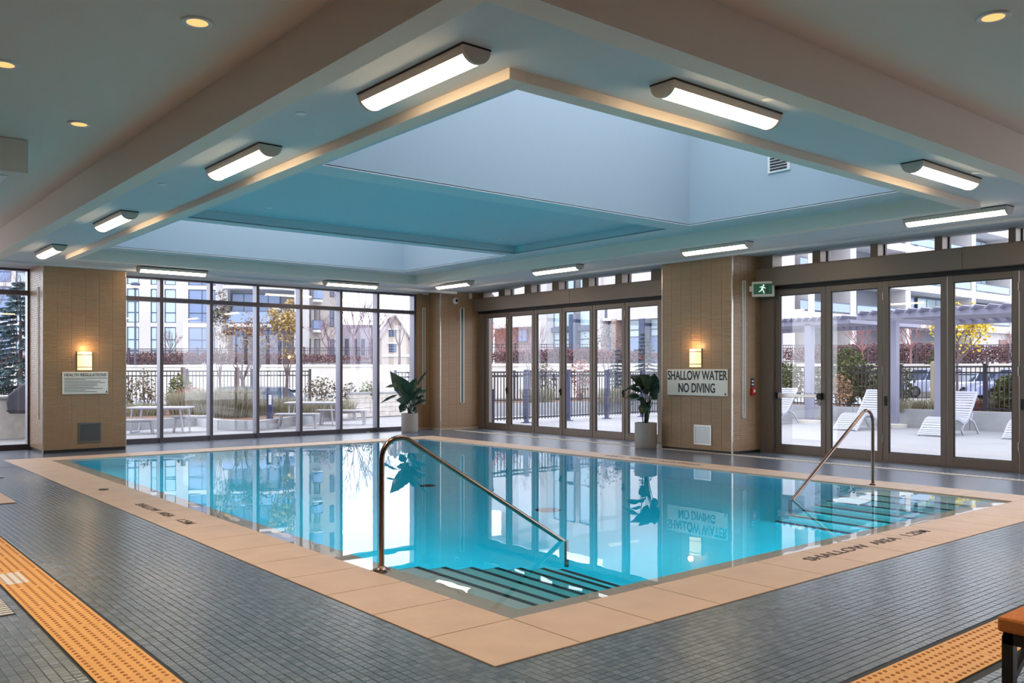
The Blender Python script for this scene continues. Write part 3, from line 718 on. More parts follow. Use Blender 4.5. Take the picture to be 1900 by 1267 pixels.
# ------------------------------------------------------------------ stool at lower right
t = thing('stool', 'orange upholstered stool with black legs at lower right', 'stool', (3.985, 1.565, 0))
M_OR = mat('orange_fabric', srgb(214, 128, 62), .85, var=.12, vscale=90, bump=.5, bscale=400)
obj('seat_cushion', MB().box(0, 1.1, -.48, 0, .385, .45), M_OR, t, bev=.012)
for x in (.0, 1.04):
    for y in (-.06, -.47): obj('leg', MB().box(x+.012, x+.056, y, y+.045, 0, .37), M_BLACK, t)
obj('apron', MB().box(.012, 1.09, -.06, -.02, .335, .383).box(.012, .05, -.47, -.02, .335, .383).box(.012, 1.09, -.47, -.43, .335, .383), M_BLACK, t)
obj('brace', MB().bar((.04, -.04, .18), (.34, -.04, .35), .03).bar((.05, -.04, .10), (.05, -.44, .10), .03), M_BLACK, t)
# ------------------------------------------------------------------ potted plants
M_POT = mat('pot_grey', srgb(172, 164, 158), .6, var=.03, vscale=10); M_SOIL = mat('soil', srgb(50, 42, 36), .9)
M_LEAF = mat('leaf_dark', srgb(28, 62, 44), .3, var=.25, vscale=3, coat=.2); M_STEM = mat('stem_green', srgb(48, 66, 44), .5)
def leaf_mesh(base, tip, width, curl, up):
    """broad blade with a midrib fold and a wavy margin"""
    m = MB(); base = Vector(base); tip = Vector(tip); d = tip-base; L_ = d.length; dn_ = d.normalized(); side = dn_.cross(Vector(up)).normalized(); nn = side.cross(dn_)
    prof = [0, .45, .82, 1, .98, .86, .62, .3, 0]; n = len(prof)-1; rows = []
    for i, pw in enumerate(prof):
        f = i/n; c = base + d*f + nn*(curl*L_*math.sin(f*math.pi)*.9) - Vector((0,0,1))*(curl*L_*f*f*.6)
        w = width/2*pw; wav = .04*math.sin(i*2.3)*width
        rows.append([c - side*w + nn*(.28*w+wav), c - side*w*.5 + nn*(.10*w), c, c + side*w*.5 + nn*(.10*w), c + side*w + nn*(.28*w-wav)])
    for i in range(n):
        for j in range(4): m.quad(rows[i][j], rows[i][j+1], rows[i+1][j+1], rows[i+1][j])
    return m
def plant(lab, loc, pr, ph, leaves):
    t = thing('potted_plant', lab, 'plant', loc)
    obj('pot', MB().lathe([(pr*.93, 0), (pr*.97, .02), (pr, .06), (pr, ph), (pr-.025, ph), (pr-.03, ph-.06)], n=32), M_POT, t, smooth=True)
    obj('soil', MB().lathe([(pr-.03, ph-.055), (0, ph-.045)], n=20), M_SOIL, t)
    for b, mid, e, w, c, up in leaves:
        b = Vector(b)+Vector((0,0,ph-.06)); mid = Vector(mid); e = Vector(e)
        k = (b*.35+mid*.65) + Vector((0,0,.08))*0
        obj('stem', MB().tube([b, b*.5+mid*.5+Vector((0,0,.05)), mid], [.013, .010, .007], 6), M_STEM, t, smooth=True)
        obj('leaf', leaf_mesh(mid, e, w, c, up), M_LEAF, t, smooth=True)
RV = Vector((VY, -VX, 0)); FV = Vector((VX, VY, 0))
def pl(px, pz, s, dep=0): return RV*(px*s) + FV*dep + Vector((0, 0, pz*s))
# offsets in photo pixels (right, up) from the pot's foot; s = metres per pixel there
def leafset(rows, s, ux=0): 
    out = []
    for (mx, mz, tx, tz, w, c, dep) in rows:
        out.append(((rng.uniform(-.05, .05), rng.uniform(-.05, .05), 0), pl(mx, mz, s, dep), pl(tx, tz, s, dep*1.8), w*s, c, -FV+Vector((0,0,.6))))
    return out
s1 = 21.4/FPX
plant('tall leafy plant in a round grey pot before the last window bay', (11.70, 18.13, 0), .205, .47,
      leafset([(-2, 58, -37, 118, 26, .10, .0), (3, 62, -14, 98, 26, .05, .1), (0, 55, -24, 62, 18, .12, -.1), (-8, 54, -17, 36, 16, -.05, -.05), (-22, 86, -48, 84, 7, .06, .1), (-22, 70, -58, 54, 6, .05, .15),
               (6, 50, 22, 88, 20, .08, 0), (10, 66, 34, 80, 10, .1, -.1), (12, 84, 34, 118, 6, .02, .05), (8, 60, 38, 84, 8, .18, .0), (5, 48, 33, 62, 9, .14, .08), (4, 54, 18, 62, 14, .05, -.1), (2, 40, 10, 50, 14, .05, -.15), (-4, 60, 6, 96, 20, .06, .12), (4, 38, 12, 46, 12, .1, .1), (-4, 66, -20, 104, 24, .02, .18), (2, 70, 14, 104, 18, .06, -.05), (-2, 52, -12, 76, 20, .1, -.2), (3, 46, 26, 74, 14, .1, .15)], s1))
s2 = 17.0/FPX
plant('tall leafy plant in a grey pot against the sign pillar', (12.83, 11.46, 0), .215, .50,
      leafset([(0, 110, -32, 136, 22, .12, -.1), (6, 112, -18, 138, 26, .05, -.2), (10, 112, 14, 140, 22, .05, -.1), (-8, 104, -30, 112, 10, .1, 0), (-12, 118, -48, 104, 7, .14, -.1), (-10, 96, -38, 94, 12, .12, 0), (-2, 88, -22, 92, 11, .1, -.15),
               (-6, 84, -12, 62, 18, -.05, -.2), (2, 86, -8, 68, 18, -.05, -.1), (8, 96, 18, 118, 16, .1, -.2), (4, 104, -6, 122, 18, .1, -.3), (12, 90, 20, 104, 14, .1, -.05), (2, 100, -14, 128, 22, .08, -.15), (8, 98, 16, 128, 20, .05, -.25), (0, 74, -12, 88, 14, .1, -.1)], s2))
# ------------------------------------------------------------------ outside: ground
M_PAVE = mat('terrace_concrete', (.31, .305, .32, 1), .8, var=.05, vscale=.8, bump=.05, bscale=40, coords='World')
M_ASPH = mat('asphalt', (.30, .30, .33, 1), .85, var=.05, vscale=.6, coords='World')
M_CONC = mat('cast_concrete', (.36, .37, .39, 1), .8, var=.16, vscale=1.4, coords='World')
M_CONCL = mat('pale_concrete', (.60, .56, .50, 1), .8, var=.06, vscale=1.2, coords='World')
M_MULCH = mat('mulch', (.16, .09, .06, 1), .9, var=.3, vscale=9, coords='World')
def yard(name, lab, cat, polys, m, kind='structure'):
    mb = MB()
    for p in polys: mb.quad(*p)
    o = obj(name, mb, m, kind=kind); o['label'] = lab
    return o
def rect(x0, x1, y0, y1, z): return ((x0,y0,z),(x1,y0,z),(x1,y1,z),(x0,y1,z))
yard('terrace', 'pale concrete terrace outside the glass', 'terrace', [rect(-12, 14.3, 19.1, 31, -.02), rect(14.3, 24, -8, 31, -.02), rect(24, 60, 19.8, 31, -.02)], M_PAVE)
yard('parking_ground', 'grey parking surface beyond the fences', 'ground', [rect(24, 90, -25, 19.8, -.03), rect(-60, 14.3, 31, 90, -.92), rect(14.3, 24, 31, 90, -.4), rect(24, 90, 31, 90, -.03)], M_ASPH)
ZU = 1.92
wpts = [(-260, 64), (-60, 63), (702, 57)]; wpt2 = [(884, 50), (1100, 50), (1430, 52), (1700, 52), (1960, 50), (2300, 50)]
def Dz(u, w, z): p = D(u, CY, w); return Vector((p.x, p.y, z))
def retaining(name, lab, pts):
    t = thing(name, lab, 'wall', (0, 0, 0))
    m = MB(); c = MB()
    for (u0, w0), (u1, w1) in zip(pts, pts[1:]):
        a, b = Dz(u0, w0, 0), Dz(u1, w1, 0); e = .001
        for mm, z0, z1, off in ((m, -.95, ZU, 0), (c, ZU-.14, ZU+.02, -.08)):
            A = a + FV*off; B = b + FV*off; A2 = a+FV*.4; B2 = b+FV*.4
            mm.quad((A.x,A.y,z0),(B.x,B.y,z0),(B.x,B.y,z1),(A.x,A.y,z1)); mm.quad((A.x,A.y,z1),(B.x,B.y,z1),(B2.x,B2.y,z1),(A2.x,A2.y,z1))
            mm.quad((A.x,A.y,z0),(B.x,B.y,z0),(B2.x,B2.y,z0),(A2.x,A2.y,z0))
    obj('wall_face', m, M_CONCL, t); obj('coping_band', c, M_CONC if 0 else M_CONCL, t)
    return t
retaining('retaining_wall', 'long beige retaining wall behind the fence, seen through the window wall', wpts)
retaining('retaining_wall', 'beige retaining wall behind the parked cars, seen through the folding doors', wpt2)
polys = []
for pts in (wpts, [(702, 57), (884, 50)], wpt2):
    for (u0, w0), (u1, w1) in zip(pts, pts[1:]):
        polys.append((Dz(u0, w0+.3, ZU), Dz(u1, w1+.3, ZU), Dz(u1, 260, ZU), Dz(u0, 260, ZU)))
yard('upper_ground', 'raised ground behind the retaining walls', 'ground', polys, M_ASPH)
yard('ramp', 'ramp face', 'ground', [(Dz(702, 57, -.95), Dz(884, 50, -.95), Dz(884, 50, ZU), Dz(702, 57, ZU))], M_CONCL)
# ------------------------------------------------------------------ fences and railings
M_FENCE = mat('fence_black', srgb(38, 38, 50), .5); M_RAILB = mat('railing_brown', srgb(66, 52, 62), .5); M_POSTB = mat('post_blue', srgb(58, 62, 96), .45)
def fence(lab, a, b, z0, z1, post_every, pitch, m, pw=.06, pk=.02, rails=(.08, -.16, 0), postm=None, name='fence', over=.06, plates=False):
    a = Vector(a); b = Vector(b); L_ = (b-a).length; rz = math.atan2((b-a).y, (b-a).x)
    t = thing(name, lab, 'fence', (a.x, a.y, 0), rz)
    for r_ in rails:
        z = z1+r_ if r_ <= 0 else z0+r_
        obj('rail', MB().box(0, L_, -.02, .02, z-.022, z+.022), m, t)
    k = 0; n = max(1, round(L_/post_every))
    for k in range(n+1):
        x = L_*k/n
        p = MB().box(x-pw/2, x+pw/2, -pw/2, pw/2, -.02 if plates else z0-.15, z1+over)
        p.box(x-pw/2-.012, x+pw/2+.012, -pw/2-.012, pw/2+.012, z1+over, z1+over+.02)
        po = obj('post', p, postm or m, t)
        if plates: obj('foot_plate', MB().box(x-.13, x+.13, -.10, .10, -.02, .0).lathe([(pw*.9, 0), (pw*.6, .06)], (x, 0, 0), 10), postm or m, po)
    pm = MB(); k = 1
    while k*pitch < L_:
        x = k*pitch; pm.box(x-pk/2, x+pk/2, -pk/2, pk/2, z0+.02, z1-.0); k += 1
    obj('pickets', pm, m, t, kind='stuff')
    return t
fence('black picket fence behind the planted beds, seen through the window wall', (-8, 30.5, 0), (15.2, 30.5, 0), .25, 1.50, 2.4, .125, M_FENCE, pw=.07)
fence('blue-posted picket fence behind the far folding doors', (14.9, 19.45, 0), (23.6, 19.75, 0), .06, 1.47, 1.72, .125, M_FENCE, pw=.10, postm=M_POSTB, plates=True, rails=(.08, -.10, 0))
fence('low black fence in the bed beyond the far folding doors', (16.5, 26.5, 0), (34, 24.5, 0), .3, 1.45, 2.4, .13, M_FENCE, pw=.07)
fence('black picket fence behind the loungers and planter', (24.6, 19.2, 0), (24.6, 3.0, 0), .42, 1.62, 2.45, .12, M_FENCE, pw=.10, pk=.018)
def wallrail(lab, pts, name='guard_railing'):
    for i, ((u0, w0), (u1, w1)) in enumerate(zip(pts, pts[1:])):
        if 'hidden' in lab[i] or 'past the' in lab[i]: continue
        fence(lab[i], Dz(u0, w0+.2, 0), Dz(u1, w1+.2, 0), ZU+.05, ZU+1.12, 2.6, .13, M_RAILB, pw=.09, pk=.025, rails=(.1, -.17, 0), name=name)
wallrail(['railing on the retaining wall left of the picture', 'brown guard railing on the retaining wall, seen through the window wall'], wpts)
wallrail(['guard railing on the wall behind the far folding doors', 'guard railing on the wall hidden behind the sign pillar', 'guard railing behind the first near folding doors', 'guard railing behind the rightmost folding doors', 'guard railing past the right picture edge'], wpt2)
# ------------------------------------------------------------------ vegetation
def leafcloud(m, centres, n, size, seed, flat_=.6):
    rg = random.Random(seed)
    for c, rad in centres:
        for k in range(n):
            while True:
                d = Vector((rg.uniform(-1,1), rg.uniform(-1,1), rg.uniform(-1,1)))
                if d.length < 1: break
            p = Vector(c) + Vector((d.x*rad[0], d.y*rad[1], d.z*rad[2])); s = size*rg.uniform(.6, 1.3)
            a = Vector((rg.gauss(0,1), rg.gauss(0,1), rg.gauss(0,flat_))).normalized(); b = a.cross(Vector((rg.gauss(0,1), rg.gauss(0,1), rg.gauss(0,1)))).normalized()
            m.quad(p-a*s, p+b*s*.55, p+a*s, p-b*s*.55)
    return m
def branch(m, p, d, L_, r, depth, rg, tips, spread=.5, upb=.25):
    q = p + d*L_; mid = (p+q)/2 + Vector((rg.uniform(-1,1), rg.uniform(-1,1), 0))*L_*.05
    m.tube([p, mid, q], [r, r*.8, r*.6], 4 if depth < 3 else 5, cap=False)
    tips.append(q)
    if depth == 0: return
    for k in range(rg.choice((2, 3, 3))):
        nd = (d + Vector((rg.uniform(-1,1), rg.uniform(-1,1), rg.uniform(-.3,.8)))*spread + Vector((0,0,upb))).normalized()
        branch(m, q if k else (p+q)/2*.3+q*.7, nd, L_*rg.uniform(.6, .85), r*.55, depth-1, rg, tips, spread, upb)
M_BARK = mat('bark_grey', srgb(104, 88, 88), .9); M_BARKP = mat('bark_purple', srgb(128, 104, 112), .9)
M_GOLD2 = islandmat('leaf_gold', srgb(150, 124, 70), srgb(196, 170, 112), .7); M_ORNG = islandmat('leaf_orange', srgb(140, 104, 80), srgb(180, 146, 110), .7)
M_OLIV = islandmat('leaf_olive', srgb(60, 72, 44), srgb(120, 128, 74), .7); M_SPRU = islandmat('spruce_needle', srgb(52, 74, 84), srgb(104, 128, 134), .7)
M_REDH = islandmat('hedge_red', srgb(98, 62, 62), srgb(142, 100, 98), .8); M_YEL = islandmat('leaf_yellow', srgb(190, 158, 30), srgb(232, 208, 80), .7)
M_GRASS = islandmat('grass_blade', srgb(122, 120, 100), srgb(176, 170, 146), .8); M_DRKL = islandmat('leaf_dusky', srgb(70, 66, 60), srgb(128, 118, 96), .8)
M_REDL = islandmat('leaf_red', srgb(130, 78, 66), srgb(170, 112, 96), .8); M_TWIG = mat('twig_red', srgb(140, 96, 96), .9)
def tree(name, lab, base, h, crown, seed, leaf=None, nleaf=0, size=.06, r0=.06, depth=4, spread=.5, trunk=.3, bark=None, upb=.25, cat='tree'):
    """crown: half width; base on the ground"""
    rg = random.Random(seed); t = thing(name, lab, cat, base); m = MB(); tips = []
    th = h*trunk
    obj('trunk', MB().tube([(0,0,0), (rg.uniform(-.03,.03), 0, th*.5), (0,0,th)], [r0, r0*.85, r0*.75], 7), bark or M_BARK, t, smooth=True)
    L0 = (h-th)*.36
    for k in range(4):
        a = k*1.57+rg.uniform(-.4,.4)
        branch(m, Vector((0,0,th*.97)), Vector((math.cos(a)*spread, math.sin(a)*spread, 1)).normalized(), L0, r0*.5, depth-1, rg, tips, spread, upb)
    branch(m, Vector((0,0,th*.97)), Vector((0,0,1)), L0*1.1, r0*.6, depth-1, rg, tips, spread, upb)
    zmax = max(p.z for p in tips); xm = max(max(abs(p.x), abs(p.y)) for p in tips)
    fz = (h-th)/(zmax-th); fx_ = crown/xm
    m.v = [(x*fx_ if z > th else x, y*fx_ if z > th else y, th+(z-th)*fz) for x, y, z in m.v]
    tips = [Vector((p.x*fx_, p.y*fx_, th+(p.z-th)*fz)) for p in tips]
    obj('branches', m, bark or M_BARK, t)
    if leaf:
        lm_ = MB(); k = max(1, nleaf//len(tips)); leafcloud(lm_, [(p, (crown*.28, crown*.28, crown*.28)) for p in tips], k, size, seed)
        obj('foliage', lm_, leaf, t, kind='stuff')
    return t
def spruce(lab, base, h, w, seed, m_=None, n=2600, size=.09):
    rg = random.Random(seed); t = thing('spruce_tree', lab, 'tree', base)
    obj('trunk', MB().tube([(0,0,0),(0,0,h)], [h*.02, .01], 6), M_BARK, t)
    m = MB(); lv = int(h/.15)
    for i in range(lv):
        f = i/lv; z = h*(.06+.92*f); rr = w*(1-f)**.85*rg.uniform(.85, 1.1)+.04
        nb = max(5, int(15*(1-f)))
        for k in range(nb):
            a = rg.uniform(0, 6.28); tip = Vector((math.cos(a)*rr, math.sin(a)*rr, z-rr*.18)); st = Vector((0,0,z))
            for q in range(max(3, int(n/lv/nb))):
                fq = rg.uniform(.15, 1); p = st.lerp(tip, fq); d = (tip-st).normalized()
                sd = d.cross(Vector((0,0,1)))*rg.choice((-1,1)); e = (d*.6+sd*rg.uniform(.3,1)+Vector((0,0,rg.uniform(-.5,.3)))).normalized()*size*rg.uniform(.7,1.5)
                wv = e.cross(Vector((rg.random(), rg.random(), rg.random()))).normalized()*size*.22
                m.quad(p-wv, p+e*.5-wv*.6, p+e, p+e*.5+wv)
    obj('foliage', m, m_ or M_SPRU, t, kind='stuff'); return t
def shrub(lab, base, w, d, h, seed, leaf, n=500, size=.05, name='shrub', stems=9, cat='shrub'):
    rg = random.Random(seed); t = thing(name, lab, cat, base); m = MB()
    for k in range(stems):
        a = rg.uniform(0, 6.28); p = Vector((math.cos(a)*w*.7*rg.random(), math.sin(a)*d*.7*rg.random(), h*rg.uniform(.6,1)))
        m.tube([(p.x*.2, p.y*.2, 0), (p.x*.6, p.y*.6, p.z*.5), p], [.014, .010, .004], 4, cap=False)
    obj('stems', m, M_BARK, t)
    obj('foliage', leafcloud(MB(), [((0,0,h*.55), (w, d, h*.5))], n, size, seed), leaf, t, kind='stuff'); return t
def grass(lab, base, w, d, h, seed, n=900, m_=None):
    rg = random.Random(seed); t = thing('ornamental_grass', lab, 'grass', base); m = MB()
    for k in range(n):
        a = rg.uniform(0, 6.28); q = math.sqrt(rg.random()); x, y = math.cos(a)*w*q*.75, math.sin(a)*d*q*.75
        ang = rg.uniform(0, 6.28); ln = h*rg.uniform(.6, 1.05); lean = .35*ln
        dx, dy = math.cos(a)*lean*q+math.cos(ang)*.12, math.sin(a)*lean*q+math.sin(ang)*.12; wv = Vector((math.cos(ang), math.sin(ang), 0))*.008
        p0 = Vector((x,y,0)); p1 = Vector((x+dx*.4, y+dy*.4, ln*.65)); p2 = Vector((x+dx*1.1, y+dy*1.1, ln*rg.uniform(.85,1)))
        m.quad(p0-wv, p0+wv, p1+wv*.8, p1-wv*.8); m.quad(p1-wv*.8, p1+wv*.8, p2)
    obj('blades', m, m_ or M_GRASS, t, kind='stuff'); return t
def hedge(lab, a, b, h, dp, seed, leaf, n=3000, size=.09, name='hedge'):
    a = Vector(a); b = Vector(b); L_ = (b-a).length; t = thing(name, lab, 'hedge', a, math.atan2((b-a).y, (b-a).x)); rg = random.Random(seed)
    m = MB(); k = 0
    while k < L_/.35:
        x = rg.uniform(0, L_); m.tube([(x,0,0), (x+rg.uniform(-.3,.3), rg.uniform(-dp,dp)*.5, h*rg.uniform(.6,1.05))], [.02,.006], 4, cap=False); k += 1
    obj('stems', m, M_TWIG, t); c = MB()
    leafcloud(c, [((L_/2, 0, h*.45), (L_/2*1.0, dp, h*.5))], n, size, seed); 
    obj('foliage', c, leaf, t, kind='stuff'); return t
# north beds: kerbs with grasses, trees and shrubs
def kerb(name, lab, poly, h, top, soil=M_MULCH, w=.16):
    t = thing(name, lab, 'planter', (0, 0, 0)); m = MB(); n = len(poly)
    for i in range(n):
        a = Vector((*poly[i], 0)); b = Vector((*poly[(i+1) % n], 0))
        m.bar(a+Vector((0,0,h/2-.02)), b+Vector((0,0,h/2-.02)), w, h)
    obj('kerb_wall', m, top, t); s = MB(); s.quad(*[(x, y, h-.06) for x, y in poly]); obj('soil', s, soil, t); return t
kerb('raised_bed', 'long low concrete planter bed in front of the fence, seen through the windows', [(-6, 23.4), (6.9, 23.5), (8.75, 24.4), (8.55, 22.2), (9.1, 21.2), (13.4, 24.9), (13.6, 30.3), (-6, 30.3)], .26, M_CONC)
def g0(u, w, z=.2): return Dz(u, w, z)
grass('large tan grass clump left of the blue bollard light', g0(420, 24.6), 1.05, .8, .95, 11, 2400)
grass('tan grass clump behind the left picnic benches', g0(352, 26.5), .75, .6, .8, 12, 1200)
grass('low grass at the foot of the fence beside the left pillar', g0(262, 25.5), .9, .5, .45, 13, 900)
grass('grass clump behind the blue bollard light', g0(520, 26), .9, .6, .62, 14, 1000)
grass('low grass behind the right picnic table', g0(608, 26.6), 1.2, .5, .5, 15, 1000)
tree('golden_tree', 'narrow golden-leaved tree left of the third window mullion', g0(533, 29.0), 3.6, .62, 21, M_GOLD2, 1300, .055, r0=.07, trunk=.30, depth=4, spread=.4, upb=.5)
tree('sparse_tree', 'sparse dark columnar young tree before the white building wall', g0(408, 29.2), 4.0, .5, 22, M_DRKL, 900, .05, r0=.05, trunk=.25, spread=.35, upb=.5)
tree('orange_tree', 'orange and gold spreading young tree behind the big grass', g0(450, 29.4), 3.1, 1.0, 23, M_ORNG, 700, .05, r0=.055, trunk=.32)
tree('young_tree', 'thin bare young tree with a few leaves left of the right picnic table', g0(474, 28.2), 2.6, .7, 24, M_DRKL, 350, .05, r0=.04, trunk=.4)
shrub('leafy shrub with a straw-coloured wrap by the fence behind the left table', g0(334, 28.4), .42, .42, 1.15, 31, M_OLIV, 700, .055)
shrub('thin upright shrub against the fence beside the left pillar', g0(238, 28), .25, .3, 1.1, 32, M_DRKL, 240, .05)
shrub('tall thin leafy shrub before the fence left of the first mullion', g0(270, 28), .35, .3, 1.35, 33, M_DRKL, 320, .05)
shrub('dark red shrub behind the left picnic benches', g0(352, 27.6), .6, .4, .8, 34, M_REDL, 500, .05)
shrub('loose leafy shrub behind the right picnic table', g0(595, 28.2), .6, .45, 1.1, 35, M_DRKL, 500, .05)
shrub('low leafy shrub left of the fourth window mullion', g0(648, 28.5), .3, .3, .9, 36, M_DRKL, 260, .05)
shrub('small shrub by the stone wall beyond the last bays', g0(683, 28.8), .35, .3, .95, 37, M_OLIV, 300, .05)
for k, (u, lab) in enumerate(((340, 'grey timber post in the planting behind the left table'), (440, 'dark timber post in the planting behind the big grass'))):
    p = g0(u, 29.0); o = obj('timber_post', MB().lathe([(.085, -.1), (.08, 1.42), (.0, 1.45)], n=8), M_BARK); o.location = p; o['label'] = lab; o['category'] = 'post'
def bollard(lab, p, h, lens):
    t = thing('bollard_light', lab, 'bollard light', p, -.69)
    obj('column', MB().box(-.075, .075, -.06, .06, -.02, h), M_POSTB, t, bev=.006); obj('lens', MB().box(lens[0], lens[1], -.066, -.06, h-.30, h-.04), M_WHITE, t)
    obj('base_plate', MB().box(-.13, .13, -.11, .11, -.02, .0), M_POSTB, t)
bollard('navy bollard light with a white lens outside the window wall', P(501, 794, z=0), .92, (-.02, .055))
bollard('navy bollard light outside the first far folding door', P(912.5, 786, z=0), .99, (-.075, -.03))
# stone counter with a covered barbecue, stone low wall
M_STONE = mat('pale_stone', (.62, .57, .52, 1), .75, var=.12, vscale=6, coords='World')
t = thing('stone_counter', 'pale stone outdoor counter at the left picture edge', 'counter', (0, 0, 0))
a, b = P(-60, 818, z=0), P(58, 812, z=0)
mcn = MB(); d_ = (b-a).normalized(); nn_ = Vector((-d_.y, d_.x, 0))
mcn.quad(a, b, b+Vector((0,0,.9)), a+Vector((0,0,.9))); mcn.quad(a+Vector((0,0,.9)), b+Vector((0,0,.9)), b+nn_+Vector((0,0,.9)), a+nn_+Vector((0,0,.9))); mcn.quad(b, b+nn_, b+nn_+Vector((0,0,.9)), b+Vector((0,0,.9)))
mcn.quad(a, a+nn_, a+nn_+Vector((0,0,.9)), a+Vector((0,0,.9)))
obj('counter_body', mcn, M_STONE, t)
q = P(42, 812, z=0); 
obj('counter_door', MB().bar(q+Vector((-.13,-.02,.42)) , q+Vector((.02,-.03,.42)), .05, .62), M_WHITE, t)
obj('counter_top', MB().bar(a+nn_*.5+Vector((0,0,.92)), b+nn_*.5+Vector((0,0,.92)), 1.08, .05), M_CONC, t)
t = thing('covered_barbecue', 'barbecue under a dark fitted cover on the left stone counter', 'barbecue', Dz(58, 19.3, .62), -.69)
cv = MB(); n_ = 10
pf = [(-.36,.0,0), (-.40,.25,0), (-.36,.42,0), (-.10,.62,0), (.30,.80,0), (.6,.86,0), (.6,0,0)]
cv.prism([(x, z-.05) for x, z, _ in pf], 'y', -.3, .3)
obj('fabric_cover', cv, mat('cover_charcoal', srgb(52, 52, 66), .6, bump=.8, bscale=9), t, bev=.05); obj('cover_strap', MB().box(-.37, .6, -.31, .31, -.0, .03), M_BLACK, t)
t = thing('stone_wall', 'low pale stone block wall outside the last window bays', 'wall', (0, 0, 0))
a, b = P(655, 775, z=0), P(800, 768, z=0); d_ = (b-a).normalized(); L_ = (b-a).length; nb = 11; hh = .77
rg = random.Random(8); t.location = (a.x, a.y, 0); t.rotation_euler = (0, 0, math.atan2(d_.y, d_.x))
for r_ in range(5):
    x = -.3*(r_ % 2)
    while x < L_:
        w_ = rg.uniform(.45, .8); x0 = max(x, 0); x1 = min(x+w_, L_)
        if x1-x0 > .05: obj('stone', MB().box(x0+.006, x1-.006, rg.uniform(-.012,.0), .3, r_*hh/5+.004, (r_+1)*hh/5-.004), M_STONE, t)
        x += w_
obj('cap', MB().box(-.03, L_, -.04, .34, hh, hh+.05), M_CONC, t)
# picnic tables and benches
M_TW = mat('picnic_white_steel', srgb(196, 194, 204), .4); 
def slab_seat(name, lab, p, rz, L_, w, z, cat, leg_in, lw=.05, splay=.12, nsl=4):
    t = thing(name, lab, cat, p, rz, group=('outdoor picnic tables' if cat == 'table' else 'outdoor picnic benches'))
    for k in range(nsl):
        obj('slat', MB().box(-L_/2, L_/2, -w/2+k*w/nsl+.004, -w/2+(k+1)*w/nsl-.004, z-.03, z), M_TW, t)
    for s in (-1, 1):
        x = s*(L_/2-leg_in); f = MB()
        f.bar((x, -w*.38, z-.03), (x+s*splay*.4, -w*.30, .02), lw, .03); f.bar((x, w*.38, z-.03), (x+s*splay*.4, w*.30, .02), lw, .03); f.bar((x+s*splay*.4, -w*.32, .02), (x+s*splay*.4, w*.32, .02), lw, .03)
        obj('leg', f, M_TW, t)
    obj('crossbar', MB().box(-L_/2+leg_in, L_/2-leg_in, -.025, .025, z-.07, z-.03), M_TW, t)
    return t
rzp = -.69
slab_seat('picnic_table', 'white steel picnic table nearer the left pillar', Dz(298, 21.6, -.02), rzp, 1.42, .75, .64, 'table', .12)
slab_seat('picnic_bench', 'white picnic bench at the left end of the left table', Dz(252, 21.0, -.02), rzp+.5, .9, .36, .36, 'bench', .12, nsl=3)
slab_seat('picnic_bench', 'white picnic bench at the right of the left table', Dz(356, 21.9, -.02), rzp+.45, 1.0, .36, .40, 'bench', .12, nsl=3)
slab_seat('picnic_table', 'white steel picnic table nearer the corner plant', Dz(580, 24.4, -.02), rzp, 1.42, .75, .66, 'table', .14)
slab_seat('picnic_bench', 'white picnic bench in front of the right table', Dz(552, 23.2, -.02), rzp+.05, 1.15, .36, .40, 'bench', .15, nsl=3)
slab_seat('picnic_bench', 'white picnic bench right of the right table beside the stone wall', Dz(636, 24.8, -.02), rzp-.05, 1.5, .4, .42, 'bench', .18, nsl=3)
slab_seat('planter_bench', 'long low pale bench behind the right picnic table', Dz(618, 27.4, .0), rzp, 1.9, .4, .36, 'bench', .3, nsl=2)
spruce('blue-grey spruce behind the barbecue at the left picture edge', Dz(38, 26.5, -.02), 4.4, 1.55, 41, n=17000, size=.13)
shrub('pale yellow-green shrub by the fence at the left picture edge', Dz(6, 27, .1), .35, .35, 1.2, 42, M_OLIV, 400, .06)
# east: bed wall, planting
t = thing('planter_wall', 'grey cast concrete planter wall behind the loungers', 'wall', (23.3, -3, -.02))
for k in range(7): obj('wall_panel', MB().box(0, .18, k*3.2+.006, (k+1)*3.2-.006, 0, .495), M_CONC, t)
s_ = MB(); s_.box(.18, 3.2, 0, 22.4, 0, .42); obj('soil', s_, M_MULCH, t)
def ez(u, w, z=.4): return Dz(u, w, z)
shrub('tall green shrub behind the leftmost lounger', ez(1462, 27.6), .55, .5, 1.35, 51, M_OLIV, 1500, .055)
shrub('dark green leafy shrub right of the first pergola post', ez(1520, 27.2), .40, .4, 1.2, 52, M_OLIV, 800, .055)
shrub('tall green bush left of the second lounger back', ez(1575, 26.8), .75, .5, 1.75, 53, M_OLIV, 2400, .06)
shrub('green and orange shrub in the second near door pane', ez(1557, 26.0), .4, .4, 1.0, 54, M_ORNG, 420, .05)
shrub('dense green shrub right of the second lounger back', ez(1615, 26.6), .5, .4, 1.3, 55, M_OLIV, 1200, .055)
shrub('olive shrub beside the second pergola post', ez(1678, 25.4), .3, .3, 1.25, 56, M_OLIV, 480, .05)
shrub('dark pine shrub at the right door panes', ez(1872, 23.8), .5, .4, .95, 57, M_OLIV, 1000, .07)
for k, (u, lab) in enumerate(((1705, 'grass tuft behind the third lounger'), (1672, 'grass tuft beside the second pergola post'), (1830, 'grass tuft right of the third lounger back'), (1735, 'grass tuft by the pale planter post'), (1857, 'grass tuft below the dark pine shrub'), (1880, 'grass tuft at the right end of the planter'), (1812, 'brown tuft in the planter mulch'))):
    grass(lab, ez(u, 24.2-.3*(k % 2), .38), .28, .25, .42, 60+k, 260, M_GRASS if k < 6 else M_REDL)
p = ez(1731, 24.4, .3); o = obj('planter_post', MB().lathe([(.07, 0), (.065, 1.45), (0, 1.48)], n=10), mat('post_sand', srgb(176, 164, 140), .8)); o.location = p; o['label'] = 'pale round timber post in the planter behind the third lounger'; o['category'] = 'post'
